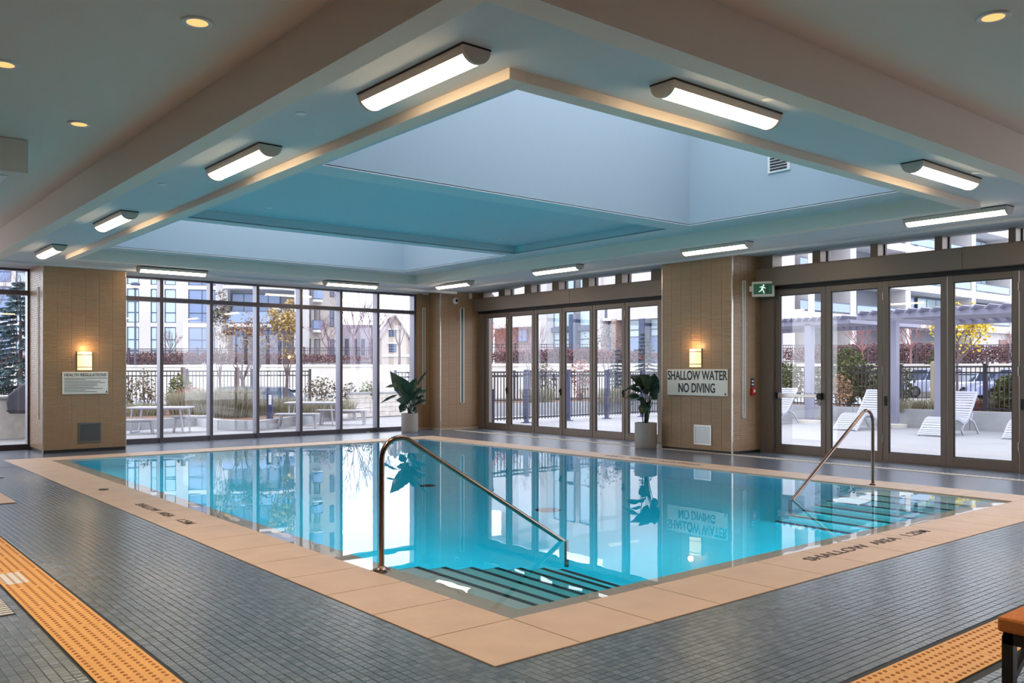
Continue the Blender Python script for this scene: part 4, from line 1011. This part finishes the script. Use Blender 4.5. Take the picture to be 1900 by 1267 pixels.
# far bed and plants behind the far folding doors
kerb('raised_bed', 'concrete planter bed behind the far folding door fence', [(17.2, 23.2), (33, 21.6), (35, 26), (17.2, 28)], .42, M_CONC)
spruce('small spruce tree seen through the last far folding door', Dz(1196, 33, .2), 2.9, .85, 71, n=4200, size=.1)
spruce('little pale conifer seen through the fifth far folding door', Dz(1146, 34, .2), 2.3, .6, 72, n=2200, size=.1)
shrub('red-topped shrub seen through the fourth far folding door', Dz(1076, 34, .3), .42, .4, 1.75, 73, M_REDL, 420, .06)
shrub('low dark shrub seen through the third far folding door', Dz(1008, 36, .3), .7, .5, 1.5, 74, M_DRKL, 700, .06)
tree('bare_tree', 'bare pinkish young tree in the second far folding door', Dz(985, 38, .2), 3.6, 1.3, 75, None, 0, r0=.05, bark=M_BARKP, depth=5)
tree('bare_tree', 'bare twiggy tree in the fifth far folding door', Dz(1128, 37, .2), 3.4, 1.3, 76, M_DRKL, 260, .05, r0=.05, bark=M_BARKP, depth=5)
grass('tan grasses behind the third far folding door', Dz(1000, 31, .38), .9, .5, .6, 77, 900)
grass('tan grasses behind the fifth far folding door', Dz(1140, 32, .38), .9, .5, .6, 78, 900)
# hedges on the upper level
hedge('red-brown clipped hedge behind the railing of the long wall', Dz(-60, 64.5, ZU), Dz(700, 58.5, ZU), .95, .5, 81, M_REDH, 14000, .08)
hedge('red-brown hedge behind the railing beyond the far folding doors', Dz(884, 51.2, ZU), Dz(1240, 51.6, ZU), .95, .5, 82, M_REDH, 7000, .08)
hedge('red-brown shrub band behind the railing beyond the near folding doors', Dz(1425, 54, ZU), Dz(1960, 52, ZU), 1.35, .8, 83, M_REDH, 9000, .09)
# ------------------------------------------------------------------ loungers
M_LOUN = mat('lounger_white', srgb(178, 180, 192), .45)
def lounger(lab):
    t = thing('sun_lounger', lab, 'sun lounger', group='white slatted sun loungers on the terrace')
    w = .66
    key = [(0,.03), (.12,.14), (.28,.30), (.42,.40), (.56,.43), (.72,.40), (.90,.33), (1.05,.31), (1.18,.37), (1.30,.50), (1.45,.68), (1.60,.87), (1.72,1.03)]
    pts = [Vector((x, 0, z)) for x, z in key]
    sm = []
    for i in range(len(pts)-1):
        for k in range(3): sm.append(pts[i].lerp(pts[i+1], k/3))
    sm.append(pts[-1])
    for i in range(len(sm)-1):
        a, b = sm[i], sm[i+1]; d = (b-a)*.13
        obj('slat', MB().bar(a+d, b-d, w, .016), M_LOUN, t)
    for s in (-1, 1):
        y = s*(w/2-.02); f = MB()
        for i in range(0, len(pts)-1): f.bar(pts[i]+Vector((0,y,-.025)), pts[i+1]+Vector((0,y,-.025)), .035, .045)
        for a, b in (((1.24,y,.42), (1.52,y,.30)), ((1.52,y,.30), (1.80,y,.0)), ((1.0,y,.29), (.86,y,.12)), ((.86,y,.12), (.98,y,.0)), ((1.24,y,.42), (1.35,y,.34)), ((1.35,y,.34),(1.45,y,.52))): f.bar(a, b, .035, .045)
        obj('side_frame', f, M_LOUN, t)
    return t
L0 = lounger('white slatted lounger partly behind the panic bar door'); L0.location = (20.85, 14.62, -.02)
dup(L0, (20.75, 11.80, -.02), 0, 'white slatted lounger seen whole through the second near door')
dup(L0, (20.42, 9.45, -.02), 0, 'white slatted lounger split by the third and fourth near doors')
dup(L0, (20.86, 7.76, -.02), 0, 'white slatted lounger at the right edge of the fourth near door')
# pergolas
M_PERG = mat('pergola_grey', srgb(140, 140, 160), .45)
def pergola(lab, x0, x1, y0, y1, posts, z=2.84, nl=22):
    t = thing('pergola', lab, 'pergola', (0, 0, 0))
    for x in (x0, x1): obj('beam', MB().box(x-.05, x+.05, y0, y1, z, z+.12), M_PERG, t)
    for y in (y0, y1): obj('beam', MB().box(x0, x1, y-.05, y+.05, z+.01, z+.11), M_PERG, t)
    for k in range(nl):
        y = y0 + (y1-y0)*(k+.5)/nl
        obj('louvre', MB().bar((x0-.25, y, z+.17), (x1+.25, y, z+.17), .17, .025, up=(0, .75, 1)), M_PERG, t)
    for (x, y) in posts:
        po = obj('post', MB().box(x-.1, x+.1, y-.1, y+.1, 0, z+.02), M_PERG, t); obj('base_drum', MB().lathe([(.33, -.02), (.33, .07), (.12, .09)], (x, y, 0), 20), M_CONCL, po, smooth=True)
pa = P(1502, 781, x=22.95); pb_ = P(1659, 789, x=22.95); pc = P(1744, 789, x=22.95)
pergola('grey louvred pergola seen through the first near folding doors', 22.9, 27.0, 12.9, 18.0, [(22.95, pa.y), (26.9, 17.8)])
pergola('grey louvred pergola seen through the right near folding doors', 21.6, 26.0, 5.0, 11.9, [(22.95, pb_.y), (22.95, pc.y), (25.9, 5.2)])
# ------------------------------------------------------------------ cars
def car(lab, p, rz, col, suv=0, L_=4.6):
    t = thing('car', lab, 'car', p, rz, group='parked cars'); W_ = .9
    h = 1.45+.2*suv
    body = [(0,.45), (.05,.75), (.35,.86), (1.25,.95+.05*suv), (L_-1.0+.6*suv,.98+.05*suv), (L_-.08,.92), (L_,.6), (L_-.03,.32), (.1,.28)]
    paint = mat('car_paint_'+str(len(bpy.data.materials)), col, .3, metal=.2, coat=.5)
    obj('body', MB().prism(body, 'y', -W_, W_), paint, t, bev=.06)
    cab = [(1.1,.93), (1.75,h-.06), (2.3,h), (3.1+.5*suv,h-.01), (L_-.75+.45*suv,.96)]
    g_ = MB(); g_.prism(cab, 'y', -W_+.12, W_-.12); obj('windows', g_, M_CGL, t, bev=.03)
    rf = [(1.62,h-.09), (1.78,h-.03), (2.3,h+.02), (3.1+.5*suv,h+.015), (3.35+.5*suv,h-.10), (3.1+.5*suv,h-.04), (2.3,h-.03)]
    obj('roof', MB().prism(rf, 'y', -W_+.11, W_-.11), paint, t)
    for q in (1.25, 2.45, 3.45): obj('pillar', MB().bar((q+.25 if q < 2 else q, -W_+.11, .95), (q+.5 if q < 2 else q-.08, -W_+.13, h-.05), .06).bar((q+.25 if q < 2 else q, W_-.11, .95), (q+.5 if q < 2 else q-.08, W_-.13, h-.05), .06), paint, t)
    for x in (.85, L_-.95):
        for s in (-1, 1):
            m = MB().lathe([(.0, 0), (.2, .0), (.33, .02), (.34, .1), (.33, .2), (0, .2)], n=18)
            m.v = [(x+a, s*(W_-.17)+s*(c), .34+b) for a, b, c in m.v]
            wh = obj('wheel', m, M_BLACK, t); m = MB().lathe([(0, .0), (.2, 0)], n=12); m.v = [(x+a, s*(W_+.035), .34+b) for a, b, c in m.v]; obj('hub_cap', m, M_CHROME, wh)
    obj('tail_light', MB().box(L_-.12, L_+.005, -W_+.03, -W_+.38, .72, .86).box(L_-.12, L_+.005, W_-.38, W_-.03, .72, .86), M_RED, t)
    obj('headlight', MB().box(-.0, .2, -W_+.03, -W_+.35, .62, .76).box(.0, .2, W_-.35, W_-.03, .62, .76), M_CHROME, t)
M_CGL = mat('car_glass', srgb(70, 84, 104), .1, metal=.2); M_RED = mat('tail_red', srgb(200, 40, 40), .4)
rr = -.69
car('silver car with red tail light behind the fence right of the second pergola post', Dz(1655, 50, 0), rr+.1, srgb(170, 176, 200), 1)
car('white car behind the third lounger back', Dz(1742, 47, 0), rr+.15, srgb(214, 216, 228), 0)
car('blue-white car behind the fence in the fourth near door', Dz(1800, 45, 0), rr-.2, srgb(150, 156, 200), 1)
car('black car at the right edge of the fourth near door', Dz(1868, 42, 0), rr, srgb(30, 32, 40), 1)
car('dark car behind the fence and the big grass', Dz(345, 44, -.92), rr+.1, srgb(110, 122, 150), 1)
car('grey car behind the fence left of the orange tree', Dz(408, 42, -.92), rr-.1, srgb(92, 98, 110), 1)
car('white SUV on the upper road by the gabled house', Dz(708, 96, ZU), rr, srgb(224, 224, 230), 1, 4.7)
car('dark car behind the white SUV on the upper road', Dz(752, 104, ZU), rr, srgb(60, 66, 90), 1)
car('car with red bonnet seen low behind the corner plant', Dz(700, 46, -.92), rr+.6, srgb(150, 156, 190), 0)
# ------------------------------------------------------------------ buildings
M_BW = mat('building_render', (.56, .53, .52, 1), .85, var=.04, vscale=.5, coords='World'); M_BW2 = mat('building_render_warm', (.52, .47, .43, 1), .85, var=.04, vscale=.5, coords='World')
M_SLAB = mat('building_slab_white', (.72, .71, .72, 1), .8); M_BG = mat('facade_glass_blue', (.16, .23, .40, 1), .12, spec=.7); M_BGP = mat('facade_glass_pale', (.42, .54, .60, 1), .12, spec=.7); M_BFR = mat('facade_frame', srgb(70, 80, 104), .5)
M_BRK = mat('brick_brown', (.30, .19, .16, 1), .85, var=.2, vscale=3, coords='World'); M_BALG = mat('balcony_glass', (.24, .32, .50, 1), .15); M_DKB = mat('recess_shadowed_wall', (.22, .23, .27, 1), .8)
class Fac:
    """facade plane: local x along it, local -y toward the viewer, z up"""
    def __init__(s, name, lab, u, w, ang, z=ZU):
        s.O = Dz(u, w, 0); d = RV*math.cos(ang) + FV*math.sin(ang); s.d = d; s.n = Vector((-d.y, d.x, 0)); s.rz = math.atan2(d.y, d.x)
        s.t = thing(name, lab, 'building', (s.O.x, s.O.y, 0), s.rz); s.z = z
    def L(s, u, v):
        a = (u-CX)/FPX; r = Vector((VX+a*VY, VY-a*VX, (CY-v)/FPX)); C0 = Vector((0, 0, EYE))
        k = (s.O-C0).dot(s.n)/r.dot(s.n); p = C0+r*k
        return (p-s.O).dot(s.d), p.z
    def S(s, u): return s.L(u, CY)[0]
    def box(s, name, x0, x1, y0, y1, z0, z1, m, par=None): return obj(name, MB().box(x0, x1, y0, y1, z0, z1), m, par or s.t)
    def window(s, x0, x1, z0, z1, rows=(.45,), cols=1, gm=None, dep=.0):
        f = MB(); t_ = .07; y0, y1 = -.03-dep, .1-dep
        f.box(x0, x1, y0, y1, z0, z0+t_); f.box(x0, x1, y0, y1, z1-t_, z1); f.box(x0, x0+t_, y0, y1, z0, z1); f.box(x1-t_, x1, y0, y1, z0, z1)
        for r_ in rows: zz = z0+(z1-z0)*r_; f.box(x0, x1, y0, y1, zz-.04, zz+.04)
        for c in range(1, cols): xx = x0+(x1-x0)*c/cols; f.box(xx-.03, xx+.03, y0, y1, z0, z1)
        w_ = obj('window', f, M_BFR, s.t); obj('pane', MB().box(x0+.02, x1-.02, .0-dep, .03-dep, z0+.02, z1-.02), gm or M_BG, w_)
def balcony(F, x0, x1, z, dep, cut=0, glass=None, rail=True):
    pts = [(x0, 0), (x0, -dep), (x1-cut, -dep), (x1, -dep+cut*.8 if cut else -dep), (x1, 0)]
    b = obj('balcony_slab', MB().prism(pts, 'z', z-.2, z+.05), M_SLAB, F.t)
    g_ = MB()
    for p, q in zip(pts, pts[1:]):
        g_.bar((p[0], p[1], z+.55), (q[0], q[1], z+.55), .03, .85)
    obj('balcony_glass', g_, glass or M_BALG, b)
    r_ = MB()
    for p, q in zip(pts, pts[1:]): r_.bar((p[0], p[1], z+1.02), (q[0], q[1], z+1.02), .06, .05)
    obj('handrail', r_, M_BFR, b)
# --- apartment block through the window wall
F = Fac('apartment_building', 'large pale apartment block with balconies filling the left window bays', 232, 69, R(11))
xa, xb = F.S(-330), F.S(562)
nf = 7; fz = lambda k: 5.24 + 3.02*k
zt = fz(nf-1)+.6
cols = [(-250, -215), (-180, -120), (-80, -50), (-28, 22), (30, 52), (80, 110), (130, 165), (190, 215), (236, 258.6), (280, 292), (305.8, 327), (349.6, 400)]
spans = sorted((F.S(a), F.S(b)) for a, b in cols) + [(F.S(423), F.S(546))]
prev = xa
for a, b in spans + [(xb, xb)]:
    if a-prev > .05: F.box('wall_pier', prev, a, -.12, 6, ZU, zt, M_BW)
    prev = b
for (a, b) in spans[:-1]:
    wide = (b-a) > 1.7
    for k in range(-1, nf-1):
        z0 = fz(k)+.1; z1 = fz(k+1)-.22
        F.box('floor_band', a, b, -.08, 1, z1, z1+.32, M_SLAB)
        F.window(a, b, max(z0, ZU), z1, rows=(.30, .62), cols=2 if wide else 1, gm=M_BG if wide else M_BGP)
a, b = spans[-1]
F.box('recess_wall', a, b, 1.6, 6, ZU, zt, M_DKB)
for k in range(-1, nf-1):
    z0 = fz(k)+.05; z1 = fz(k+1)-.22
    F.window(a+.1, b-1.2, max(z0, ZU), z1-.1, rows=(), cols=4, gm=M_BG, dep=-1.5)
    if k >= 0: balcony(F, a-.2, b+.0, fz(k), 1.4, cut=1.2)
F.box('roof_slab', xa-.3, xb+.3, -.5, 6.2, zt, zt+.35, M_SLAB)
F.box('end_wall', xb-.2, xb, -.1, 14, ZU, zt, M_BW)
# --- second, farther block
F = Fac('apartment_building', 'farther pale apartment block with small balconies in the fourth window bay', 560, 88, R(20))
x0, x1 = F.S(562), F.S(630); zt = 22.5; fz2 = lambda k: 5.6+3.05*k
F.box('wall_block', x0, x1, 0, 10, ZU, zt, M_BW2)
for k in range(-1, 6):
    z0 = fz2(k)+.3; z1 = z0+1.9
    F.window(F.S(567), F.S(577), max(ZU, z0), z1, rows=(.5,), gm=M_BG); F.window(F.S(583), F.S(594), max(ZU, z0-.2), z1, rows=(), gm=M_BG); F.window(F.S(612), F.S(620), max(ZU, z0+.1), z1, rows=(.5,), gm=M_BG)
    if k >= 0: balcony(F, F.S(580), F.S(597), fz2(k), 1.2, cut=.6)
F.box('roof_slab', x0-.2, x1+.3, -.4, 10, zt, zt+.3, M_SLAB)
# --- grey-lilac townhouse row behind the bare trees
F = Fac('townhouse_row', 'low lilac-grey houses behind bare trees in the fifth window bay', 640, 92, R(10))
F.box('wall_block', F.S(632), F.S(702), 0, 8, ZU, 6.4, mat('lilac_render', (.40, .36, .42, 1), .8))
for u in (640, 655, 670, 685): F.window(F.S(u), F.S(u+7), 3.2, 4.9, rows=(.5,), cols=2)
# --- gabled house
F = Fac('gabled_house', 'cream gabled house with mullioned windows in the last window bay', 705, 84, R(14))
x0, x1 = F.S(704), F.S(775); xm = F.S(733); ze = F.L(710, 622)[1]; zp = F.L(733, 588)[1]
M_CRM = mat('house_cream', (.58, .50, .44, 1), .8); M_ROOF = mat('house_roof', srgb(170, 156, 160), .8)
obj('gable_wall', MB().prism([(F.S(708), ZU), (F.S(758), ZU), (F.S(758), ze), (xm, zp), (F.S(708), ze)], 'y', 0, 6), M_CRM, F.t)
F.box('wing_wall', F.S(758), x1, .8, 6, ZU, ze-.2, M_CRM)
obj('roof', MB().bar((F.S(704), 2.9, ze-.35), (xm, 2.9, zp+.15), 6.3, .14).bar((xm, 2.9, zp+.15), (F.S(762), 2.9, ze-.35), 6.3, .14), M_ROOF, F.t)
for (ua, va, ub, vb, c) in ((722, 612, 735, 624, 2), (722, 638, 735, 653, 3)):
    (a, z1), (b, z0) = F.L(ua, va), F.L(ub, vb); F.window(a, b, z0, z1, rows=(.35, .68), cols=c, gm=M_BG, dep=.06)
    F.box('window_hood', a-.15, b+.15, -.2, 0, z1, z1+.12, M_SLAB)
F.box('belt_course', F.S(708), x1, -.12, 0, F.L(730, 660)[1]-.1, F.L(730, 660)[1]+.15, M_SLAB)
# trees around them
tree('bare_tree', 'large bare tree standing over the low houses in the fifth window bay', Dz(655, 74, ZU), 8.2, 2.7, 91, None, 0, r0=.14, bark=M_BARKP, depth=6, upb=.15)
tree('bare_tree', 'bare purple tree right of the farther apartment block', Dz(690, 70, ZU), 5.6, 2.4, 92, None, 0, r0=.12, bark=M_BARKP, depth=6, upb=.15)
tree('bare_tree', 'bare tree before the gabled house', Dz(741, 72, ZU), 5.4, 1.5, 93, None, 0, r0=.12, bark=M_BARK, depth=5)
tree('bare_tree', 'bare purple shrubby tree under the farther apartment block', Dz(610, 66, ZU), 4.0, 2.2, 94, None, 0, r0=.10, bark=M_BARKP, depth=6, upb=.1)
tree('bare_tree', 'dusky bare tree under the balconies in the third window bay', Dz(505, 64.5, ZU), 3.9, 2.0, 95, M_DRKL, 500, .1, r0=.09, bark=M_BARKP, depth=5)
tree('bare_tree', 'thin bare tree before the pale windows in the second bay', Dz(316, 64, ZU), 2.9, 1.2, 96, None, 0, r0=.07, bark=M_BARK, depth=4)
tree('bare_tree', 'tall bare tree at the left picture edge', Dz(-12, 40, 0), 7.2, 2.4, 97, None, 0, r0=.12, bark=M_BARK, depth=6)
# street lamps
def lamp(lab, p, h, r_):
    t = thing('street_lamp', lab, 'street lamp', p)
    obj('pole', MB().tube([(0,0,0), (0,0,h)], .07, 8), M_BFR, t); obj('lamp_head', MB().lathe([(.05, h-.5), (r_, h-.05), (r_, h), (r_*.5, h+.08), (0, h+.1)], n=16), M_BFR, t)
lamp('round-topped street lamp seen beside the left pillar', Dz(251, 60, ZU), 5.6, .32)
lamp('street lamp in front of the pale windows in the second bay', Dz(321, 70, ZU), 5.1, .3)
lamp('slim street lamp in the first far folding door', Dz(913, 58, ZU), 4.6, .14)
# --- building A through the far doors (faces -x) and building B through the near doors (faces -y)
xA = 42.5
F = Fac('office_building', 'pale building with blue glazing and dark columns behind the far folding doors', 950, D(950, 0, 1).x and xA/VX, 0)
# replace plane: x = xA, running toward smaller y
F.O = Vector((xA, 46, 0)); F.d = Vector((0, -1, 0)); F.n = Vector((1, 0, 0)); F.rz = R(-90); F.t.location = (xA, 46, 0); F.t.rotation_euler = (0, 0, F.rz)
def X(u): return F.S(u)
zr = 9.2
F.box('white_fascia', X(912), X(1010), -.25, .2, F.L(950, 608)[1], F.L(950, 560)[1]+2.5, M_SLAB)
F.box('brick_base', X(912), X(1009), .3, 1, ZU, F.L(950, 608)[1], M_BRK)
a, z1 = F.L(958, 612); b, z0 = F.L(976, 634); F.window(a, b, z0, z1, rows=(), cols=2, gm=M_BG, dep=-.1)
F.box('white_pier', X(1009), X(1024), -.5, 3, ZU, zr, M_BW); F.box('white_pier', X(1107), X(1124), -.5, 3, ZU, zr, M_BW)
zb = F.L(1150, 605)[1]
for (u0, u1, m_) in ((1000, 1009, M_BGP), (1024, 1042, M_BGP), (1046, 1062, M_BGP), (1072, 1096, M_BGP), (1100, 1107, M_BGP)):
    F.window(X(u0), X(u1), ZU+1.2, zb-.15, rows=(.5,), gm=m_, dep=-.2); F.window(X(u0), X(u1), zb+.15, zr, rows=(.4,), gm=m_, dep=-.2)
F.box('dark_band', X(1000), X(1107), -.1, .1, zb-.18, zb+.14, M_BFR); F.box('dark_column', X(1061), X(1073), -.3, .2, ZU, zb+1.0, M_BFR)
F.box('white_upper_wall', X(1124), X(1245), -.3, 3, F.L(1190, 592)[1], zr+2.5, M_BW)
a, z1 = F.L(1128, 574); b, z0 = F.L(1133, 590)
F.window(a, b, z0, z1, rows=(), gm=M_BG, dep=.3)
for (u0, u1) in ((1124, 1141), (1150, 1192), (1202, 1240)):
    F.window(X(u0), X(u1), F.L(1190, 625)[1], F.L(1190, 592)[1], rows=(.42,), gm=M_BGP, dep=-.3); F.box('blue_base', X(u0), X(u1), .3, .5, ZU, F.L(1190, 625)[1], M_BG)
F.box('dark_column', X(1141), X(1150), -.35, .2, ZU, F.L(1150, 592)[1], M_BRK); F.box('dark_column', X(1192), X(1202), -.35, .2, ZU, F.L(1190, 592)[1], M_BFR)
F.box('wall_block', X(912), X(1300), 1.0, 3, ZU, zr+2.4, M_BW); F.box('roof_slab', X(905), X(1000), -.5, 2, zr+2.4, zr+2.7, M_SLAB)
F.box('side_wall', X(1245), X(1300), -.1, 3, ZU, zr+2.5, M_BW)
# --- B
F = Fac('apartment_building', 'large white concrete apartment building with deep balconies behind the near folding doors', 1400, 50, 0)
yB = 37.0; F.O = Vector((46.5, yB, 0)); F.d = Vector((1, 0, 0)); F.n = Vector((0, 1, 0)); F.rz = 0; F.t.location = (46.5, yB, 0); F.t.rotation_euler = (0, 0, 0)
xs0, xs1 = F.S(1402), F.S(2150)
lv = [5.9, 9.1, 12.4, 15.7]
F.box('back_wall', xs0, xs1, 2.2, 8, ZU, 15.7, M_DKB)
for k, z in enumerate(lv): F.box('floor_slab', xs0, xs1, -.3, 2.4, z-.55, z+.12, M_SLAB)
cols = [1412, 1500, 1578, 1680, 1802, 1874, 1960, 2060]
for k, u in enumerate(cols):
    c = F.S(u); F.box('concrete_column', c-.45, c+.45, -.25, 2.3, ZU, 15.6, M_BW)
for (ua, ub) in ((1425, 1477), (1497, 1512)): F.box('wall_infill', F.S(ua), F.S(ub), .1, 2.2, ZU, 15.6, M_BW)
for k, z in enumerate(lv[:-1]):
    for ua, ub, g2, c in ((1480, 1500, M_BG, 2), (1512, 1545, M_BG, 3), (1587, 1600, M_BG, 1), (1602, 1625, M_BGP, 3), (1690, 1735, M_BG, 4), (1740, 1790, M_BGP, 3), (1812, 1832, M_BG, 2), (1836, 1866, M_BGP, 3), (1885, 1940, M_BG, 3)):
        F.window(F.S(ua), F.S(ub), z+.15, z+2.5, rows=(.4,), cols=c, gm=g2, dep=-1.9)
    for ua, ub in ((1480, 1572), (1586, 1674), (1686, 1796), (1808, 1868), (1880, 1955)):
        r_ = MB(); a, b = F.S(ua), F.S(ub); r_.box(a, b, -.24, -.20, z+.95, z+1.02); r_.box(a, b, -.235, -.215, z+.2, z+.25); obj('balcony_rail', r_, M_BFR, F.t)
        obj('balcony_glass', MB().box(a, b, -.225, -.215, z+.28, z+.92), M_BALG, F.t)
for ua, ub, g2 in ((1480, 1500, M_BRK), (1600, 1625, M_BGP), (1690, 1720, M_BG), (1833, 1842, M_BGP)):
    F.window(F.S(ua), F.S(ub), ZU+.5, 5.0, rows=(.5,), cols=2, gm=g2, dep=-1.9)
F.box('ground_wall', F.S(1800), F.S(1960), .2, 2.2, ZU, 5.4, M_BW)
obj('service_door', MB().box(F.S(1857), F.S(1874), .1, .2, ZU, 4.7), M_BRK, F.t)
tree('yellow_tree', 'bright yellow-leaved young tree before the white building', Dz(1776, 40, .1), 4.4, 1.7, 101, M_YEL, 2000, .09, r0=.07, trunk=.4)
tree('bare_tree', 'bare red-brown tree left of the third near door mullion', Dz(1690, 50, ZU), 2.9, 1.8, 102, None, 0, r0=.07, bark=M_TWIG, depth=6)
tree('bare_tree', 'bare pinkish tree behind the second lounger', Dz(1600, 50, ZU), 2.4, 1.5, 103, None, 0, r0=.06, bark=M_TWIG, depth=6)
tree('bare_tree', 'bare twiggy tree at the right end of the upper wall', Dz(1884, 50, ZU), 2.2, 1.2, 104, None, 0, r0=.06, bark=M_TWIG, depth=5)
tree('bare_tree', 'bare orange-brown tree in front of the brick base', Dz(930, 54, ZU), 2.4, 1.6, 105, M_REDL, 300, .05, r0=.07, bark=M_TWIG, depth=6)
spruce('small dark evergreen on the upper wall right of the red-brown tree', Dz(1736, 49, ZU), 1.1, .5, 106, M_OLIV, 1200, .1)
